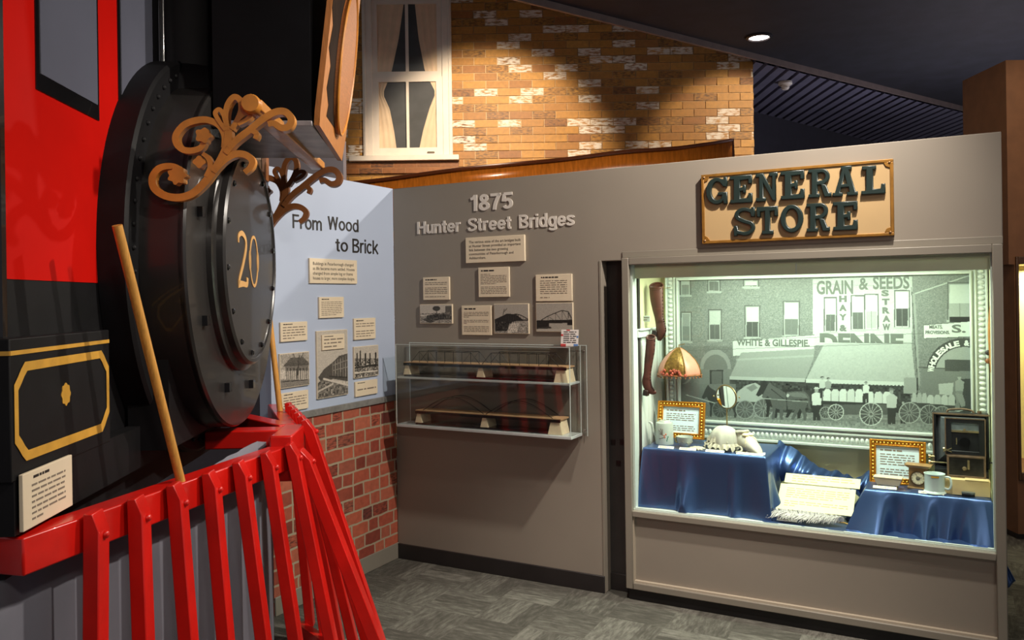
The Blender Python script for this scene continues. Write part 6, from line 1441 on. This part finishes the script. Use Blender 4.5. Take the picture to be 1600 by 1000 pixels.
part('body', MB().lathe([(0, .002), (r*.92, .002), (r*.98, .0), (r*1.08, .004), (r*1.06, .008), (r*.94, .014), (r*.94, hM-.006), (r*1.0, hM), (r*.95, hM), (r*.89, hM-.008), (r*.89, .016), (0, .012)], n=40), ENA, MG)
part('gold_band', MB().grid(lambda u, v: (r*.985*math.sin(-.3+.75*u), -r*.985*math.cos(-.3+.75*u), hM-.014+.008*v), 10, 2), GOLDP, MG)
part('handle', MB().tube(smooth([(r*.9, -.006, hM*.86), (r*1.4, -.008, hM*.84), (r*1.5, -.01, hM*.5), (r*1.3, -.008, hM*.28), (r*.9, -.006, hM*.3)], 5), 0.005, 8), ENA, MG)
strip((1434, 1474), MS, 'white name label in front of the enamel mug', 0.118, zt2+0.002, 55)
# wooden box with the bellows camera on it
x, y, s = set_r(1511, 0.105); bw, bh = 31*s, 24*s
WB = solo('wooden_box', MB().box(-bw, bw, -0.055, 0.085, 0, bh).box(-bw*.1, bw*.95, -0.057, 0.05, bh, bh+0.003), mat('cream_wood_box', (222, 196, 142), 0.45, var=0.06, scale=12), MS @ T(x, y, zt2), 'low cream wooden box under the bellows camera', 'box', bevel=0.003)
CAMZ_ = zt2+bh+0.003
x, y, s = set_r(1504, 0.135)
VC = thing('bellows_camera', 'antique black folding bellows camera on a wooden box', 'camera', MS @ T(x, y, CAMZ_))
CAMB = mat('camera_black', (26, 27, 30), 0.4, var=0.15, scale=20); CEDG = mat('worn_wood_edge', (104, 84, 66), 0.45, var=0.2, scale=30); BRS = mat('camera_brass', (206, 186, 140), 0.25, metal=0.8, var=0.1)
hK = 95*s; zl = 0.03
bx0, bx1 = -40*s, 37.5*s
m = MB().box(bx0, bx1, 0.06, 0.10, zl, hK).box(bx0, bx0+0.012, 0.03, 0.06, zl, hK).box(bx1-0.012, bx1, 0.03, 0.06, zl, hK).box(bx0, bx1, 0.03, 0.06, hK-0.012, hK)
part('rear_body', m, CAMB, VC, bevel=0.003)
part('body_edge', MB().box(bx0-0.002, bx1+0.002, 0.026, 0.032, hK-0.006, hK+0.001).box(bx0-0.002, bx0+0.004, 0.026, 0.032, zl, hK), CEDG, VC)
fx0, fx1 = -23*s, 32*s; fz0, fz1 = 33*s, 91*s; ff = -0.035; ft_ = 9*s
m = MB().box(fx0, fx0+ft_, ff, ff+0.016, fz0, fz1).box(fx1-ft_, fx1, ff, ff+0.016, fz0, fz1).box(fx0, fx1, ff, ff+0.016, fz0, fz0+ft_*.8).box(fx0, fx1, ff, ff+0.016, fz1-ft_*.8, fz1)
part('front_standard', m, CAMB, VC, bevel=0.002)
part('standard_edge', MB().box(fx0-.001, fx1+.001, ff-0.002, ff, fz1-.004, fz1).box(fx0-.001, fx0+.004, ff-0.002, ff, fz0, fz1).box(fx1-.004, fx1+.001, ff-.002, ff, fz0, fz1).box(fx0, fx1, ff-.002, ff, fz0, fz0+.004), CEDG, VC)
lzc = 54*s; lx_ = 4*s
part('lens_board', MB().box(fx0+ft_, fx1-ft_, ff+0.006, ff+0.012, fz0+ft_*.8, 68*s), CAMB, VC)
part('lens_hole', MB().lathe([(7.6*s, ff-0.001), (7.6*s, ff+0.006), (6.6*s, ff-0.001), (6.4*s, ff+0.0055), (0, ff+0.0055)], (lx_, 0, lzc), 'y', 32), mat('lens_void', (5, 5, 6), 0.3, var=0), VC)
part('slider_bar', MB().box(fx0+ft_, fx1-ft_, ff+0.002, ff+0.008, 69*s, 72*s).box(lx_-.006, lx_+.004, ff, ff+.004, 72*s, 75*s).box(fx0+ft_+.018, fx0+ft_+.022, ff+.001, ff+.006, 50*s, 60*s), BRS, VC)
part('slider_plate', MB().box(fx0+ft_, fx1-ft_, ff+0.006, ff+0.012, 72*s, 84*s), mat('grey_leather', (106, 118, 124), 0.35, var=0.2, scale=30), VC)
bl = MB(); N = 9
vs = []
for i in range(N+1):
    t = i/N; k = 1.0 if i % 2 else 0.93
    cx, cz, w_, h_ = (fx0+fx1)/2*(1-t)+(bx0+bx1)/2*t, (fz0+fz1)/2*(1-t)+(zl+hK)/2*t, ((fx1-fx0)/2*.9*(1-t)+(bx1-bx0)/2*.9*t)*k, ((fz1-fz0)/2*.9*(1-t)+(hK-zl)/2*.9*t)*k
    yy = ff+0.016+(0.06-ff-0.016)*t; vs += [(cx-w_, yy, cz-h_), (cx+w_, yy, cz-h_), (cx+w_, yy, cz+h_), (cx-w_, yy, cz+h_)]
bl.add(vs, [(i*4+k, i*4+(k+1) % 4, (i+1)*4+(k+1) % 4, (i+1)*4+k) for i in range(N) for k in range(4)])
part('bellows', bl, mat('bellows_grey', (74, 80, 84), 0.6, var=0.15, scale=30), VC, ang=0)
part('bed_board', MB().box(-20*s, 31*s, ff-0.006, ff+0.004, 0.0, fz0-0.002), mat('aged_plate', (58, 56, 52), 0.25, metal=0.4, var=0.35, scale=18), VC, bevel=0.002)
part('bed_frame', MB().box(-21*s, -18*s, ff-0.008, ff+0.005, 0, fz0).box(29*s, 32*s, ff-0.008, ff+0.005, 0, fz0).box(-21*s, 32*s, ff-0.008, ff+0.005, 0.0, 0.008).box(-21*s, 32*s, ff-0.008, ff+0.005, fz0-.008, fz0), CEDG, VC, bevel=0.001)
part('bed_runner', MB().box(bx0+.006, bx1-.006, ff+.005, 0.09, 0.0, 0.03), CAMB, VC)
part('bed_catch', MB().box(7*s, 10*s, ff-.012, ff-.006, 13*s, 27*s).lathe([(0, ff-.012), (3*s, ff-.011), (3*s, ff-.006)], (3*s, 0, 14*s), 'y', 16), BRS, VC)
kn = MB()
for kx_, kz_ in ((bx0-.008, 18*s), (bx0-.008, 27*s), (-22*s, 40*s)):
    kn.lathe([(0, -.012), (.008, -.012), (.008, -.004), (.003, -.003), (.003, .014), (0, .014)], (kx_, 0.0, kz_), 'x', 12)
kn.bar((-26*s, ff-.006, 38*s), (-14*s, ff-.006, 44*s), .004, .004).bar((-14*s, ff-.006, 38*s), (-26*s, ff-.006, 43*s), .004, .004).tube([(-40*s, 0.0, 18*s), (-20*s, 0.0, 18*s)], .003, 6)
part('focus_knob', kn, BRS, VC)
part('side_knob', MB().lathe([(0.003, 0), (0.003, .012), (.010, .013), (.010, .018), (0, .018)], (bx1, 0.05, 20*s), 'x', 12), CAMB, VC)
part('handle', MB().tube(smooth([(-20*s, .07, hK), (-17*s, .07, hK+4*s), (0, .07, hK+6*s), (14*s, .07, hK+4*s), (17*s, .07, hK)], 4), 0.005, 8), CEDG, VC)
part('top_knob', MB().lathe([(0, 0), (.009, 0), (.009, .012), (0, .013)], (25*s, .07, hK), n=14), CEDG, VC)
# little black tin in front of the wooden box
x, y, s = set_r(1513, 0.03)
TN = thing('pocket_tin', 'tiny black and silver tin in front of the wooden box', 'tin', MS @ T(x, y, zt2))
part('tin', MB().lathe([(0, 0), (9*s, 0), (9*s, 5*s), (0, 5*s)], n=24, sy=.6), mat('black_tin', (40, 44, 48), 0.3, metal=0.6), TN)
part('lid', MB().lathe([(9.3*s, 5*s), (9.3*s, 7.5*s), (0, 8*s)], n=24, sy=.6), mat('grey_tin_lid', (120, 128, 130), 0.3, metal=0.6), TN)
# riding crop on the right side wall
cp = [loc(MS, a, b, 0.40) for a, b in ((1551, 466), (1547.5, 490), (1546, 520), (1548, 552), (1550, 582))]
CRX = min(p[0] for p in cp)
CRP = thing('riding_crop', 'tan leather riding crop hanging at the right side of the lit case', 'riding crop', MS)
part('shaft', MB().tube(smooth([(p[0], 0.40, p[1]) for p in cp], 5), 0.007, 8), mat('tan_leather', (172, 116, 58), 0.45, var=0.1, scale=20), CRP)
c2 = [loc(MS, a, b, 0.40) for a, b in ((1550, 582), (1551, 604), (1550, 622), (1551, 634))]
part('lash', MB().tube(smooth([(p[0], 0.40, p[1]) for p in c2], 4), 0.0045, 6), mat('dark_lash', (70, 74, 70), 0.4, metal=0.4, var=0.2), CRP)
pk = [loc(MS, a, b, 0.42) for a, b in ((1544, 551), (1544, 564))]
for (px_, pz_), cc in zip(pk, ((52, 44, 40), (136, 84, 50))):
    part('peg', MB().tube([(px_, 0.42, pz_), (px_, 0.49, pz_)], 0.008, 10).ball((px_, 0.418, pz_), 0.013, 0.008, 0.013, 10, 6), mat('peg_%d' % cc[0], cc, 0.4), CRP)
# navy cloth end hanging behind the case and black catches in the recess
p0, p1, p2 = [loc(MS, *q, 0.3) for q in ((1566, 870), (1587, 908), (1568, 924))]
def tail(u, v): 
    a = (p0[0]+(p1[0]-p0[0])*v, p0[1]+(p1[1]-p0[1])*v); b = (p0[0]+(p2[0]-p0[0])*v, p0[1]+(p2[1]-p0[1])*v)
    return (a[0]+(b[0]-a[0])*u, 0.3+0.01*math.sin(u*9), a[1]+(b[1]-a[1])*u)
solo('satin_cloth', MB().grid(tail, 10, 10), SATIN, MS, 'corner of navy cloth poking out behind the right edge of the lit case', 'cloth', ang=80, solid=0.002)
for k, (a, b) in enumerate(((958, 690.5), (972.5, 690.5), (966.5, 723.5))):
    xx, zz = loc(MS, a, b, 0.075)
    solo('catch_plate', MB().box(xx-0.013, xx+0.013, 0.071, 0.075, zz-0.013, zz+0.013), mat('black_plate', (6, 6, 7), 0.4, var=0), MS, ('upper left', 'upper right', 'lowest')[k]+' black square catch plate in the dark recess by the lit case', 'catch plate', 'black catch plates in the recess')
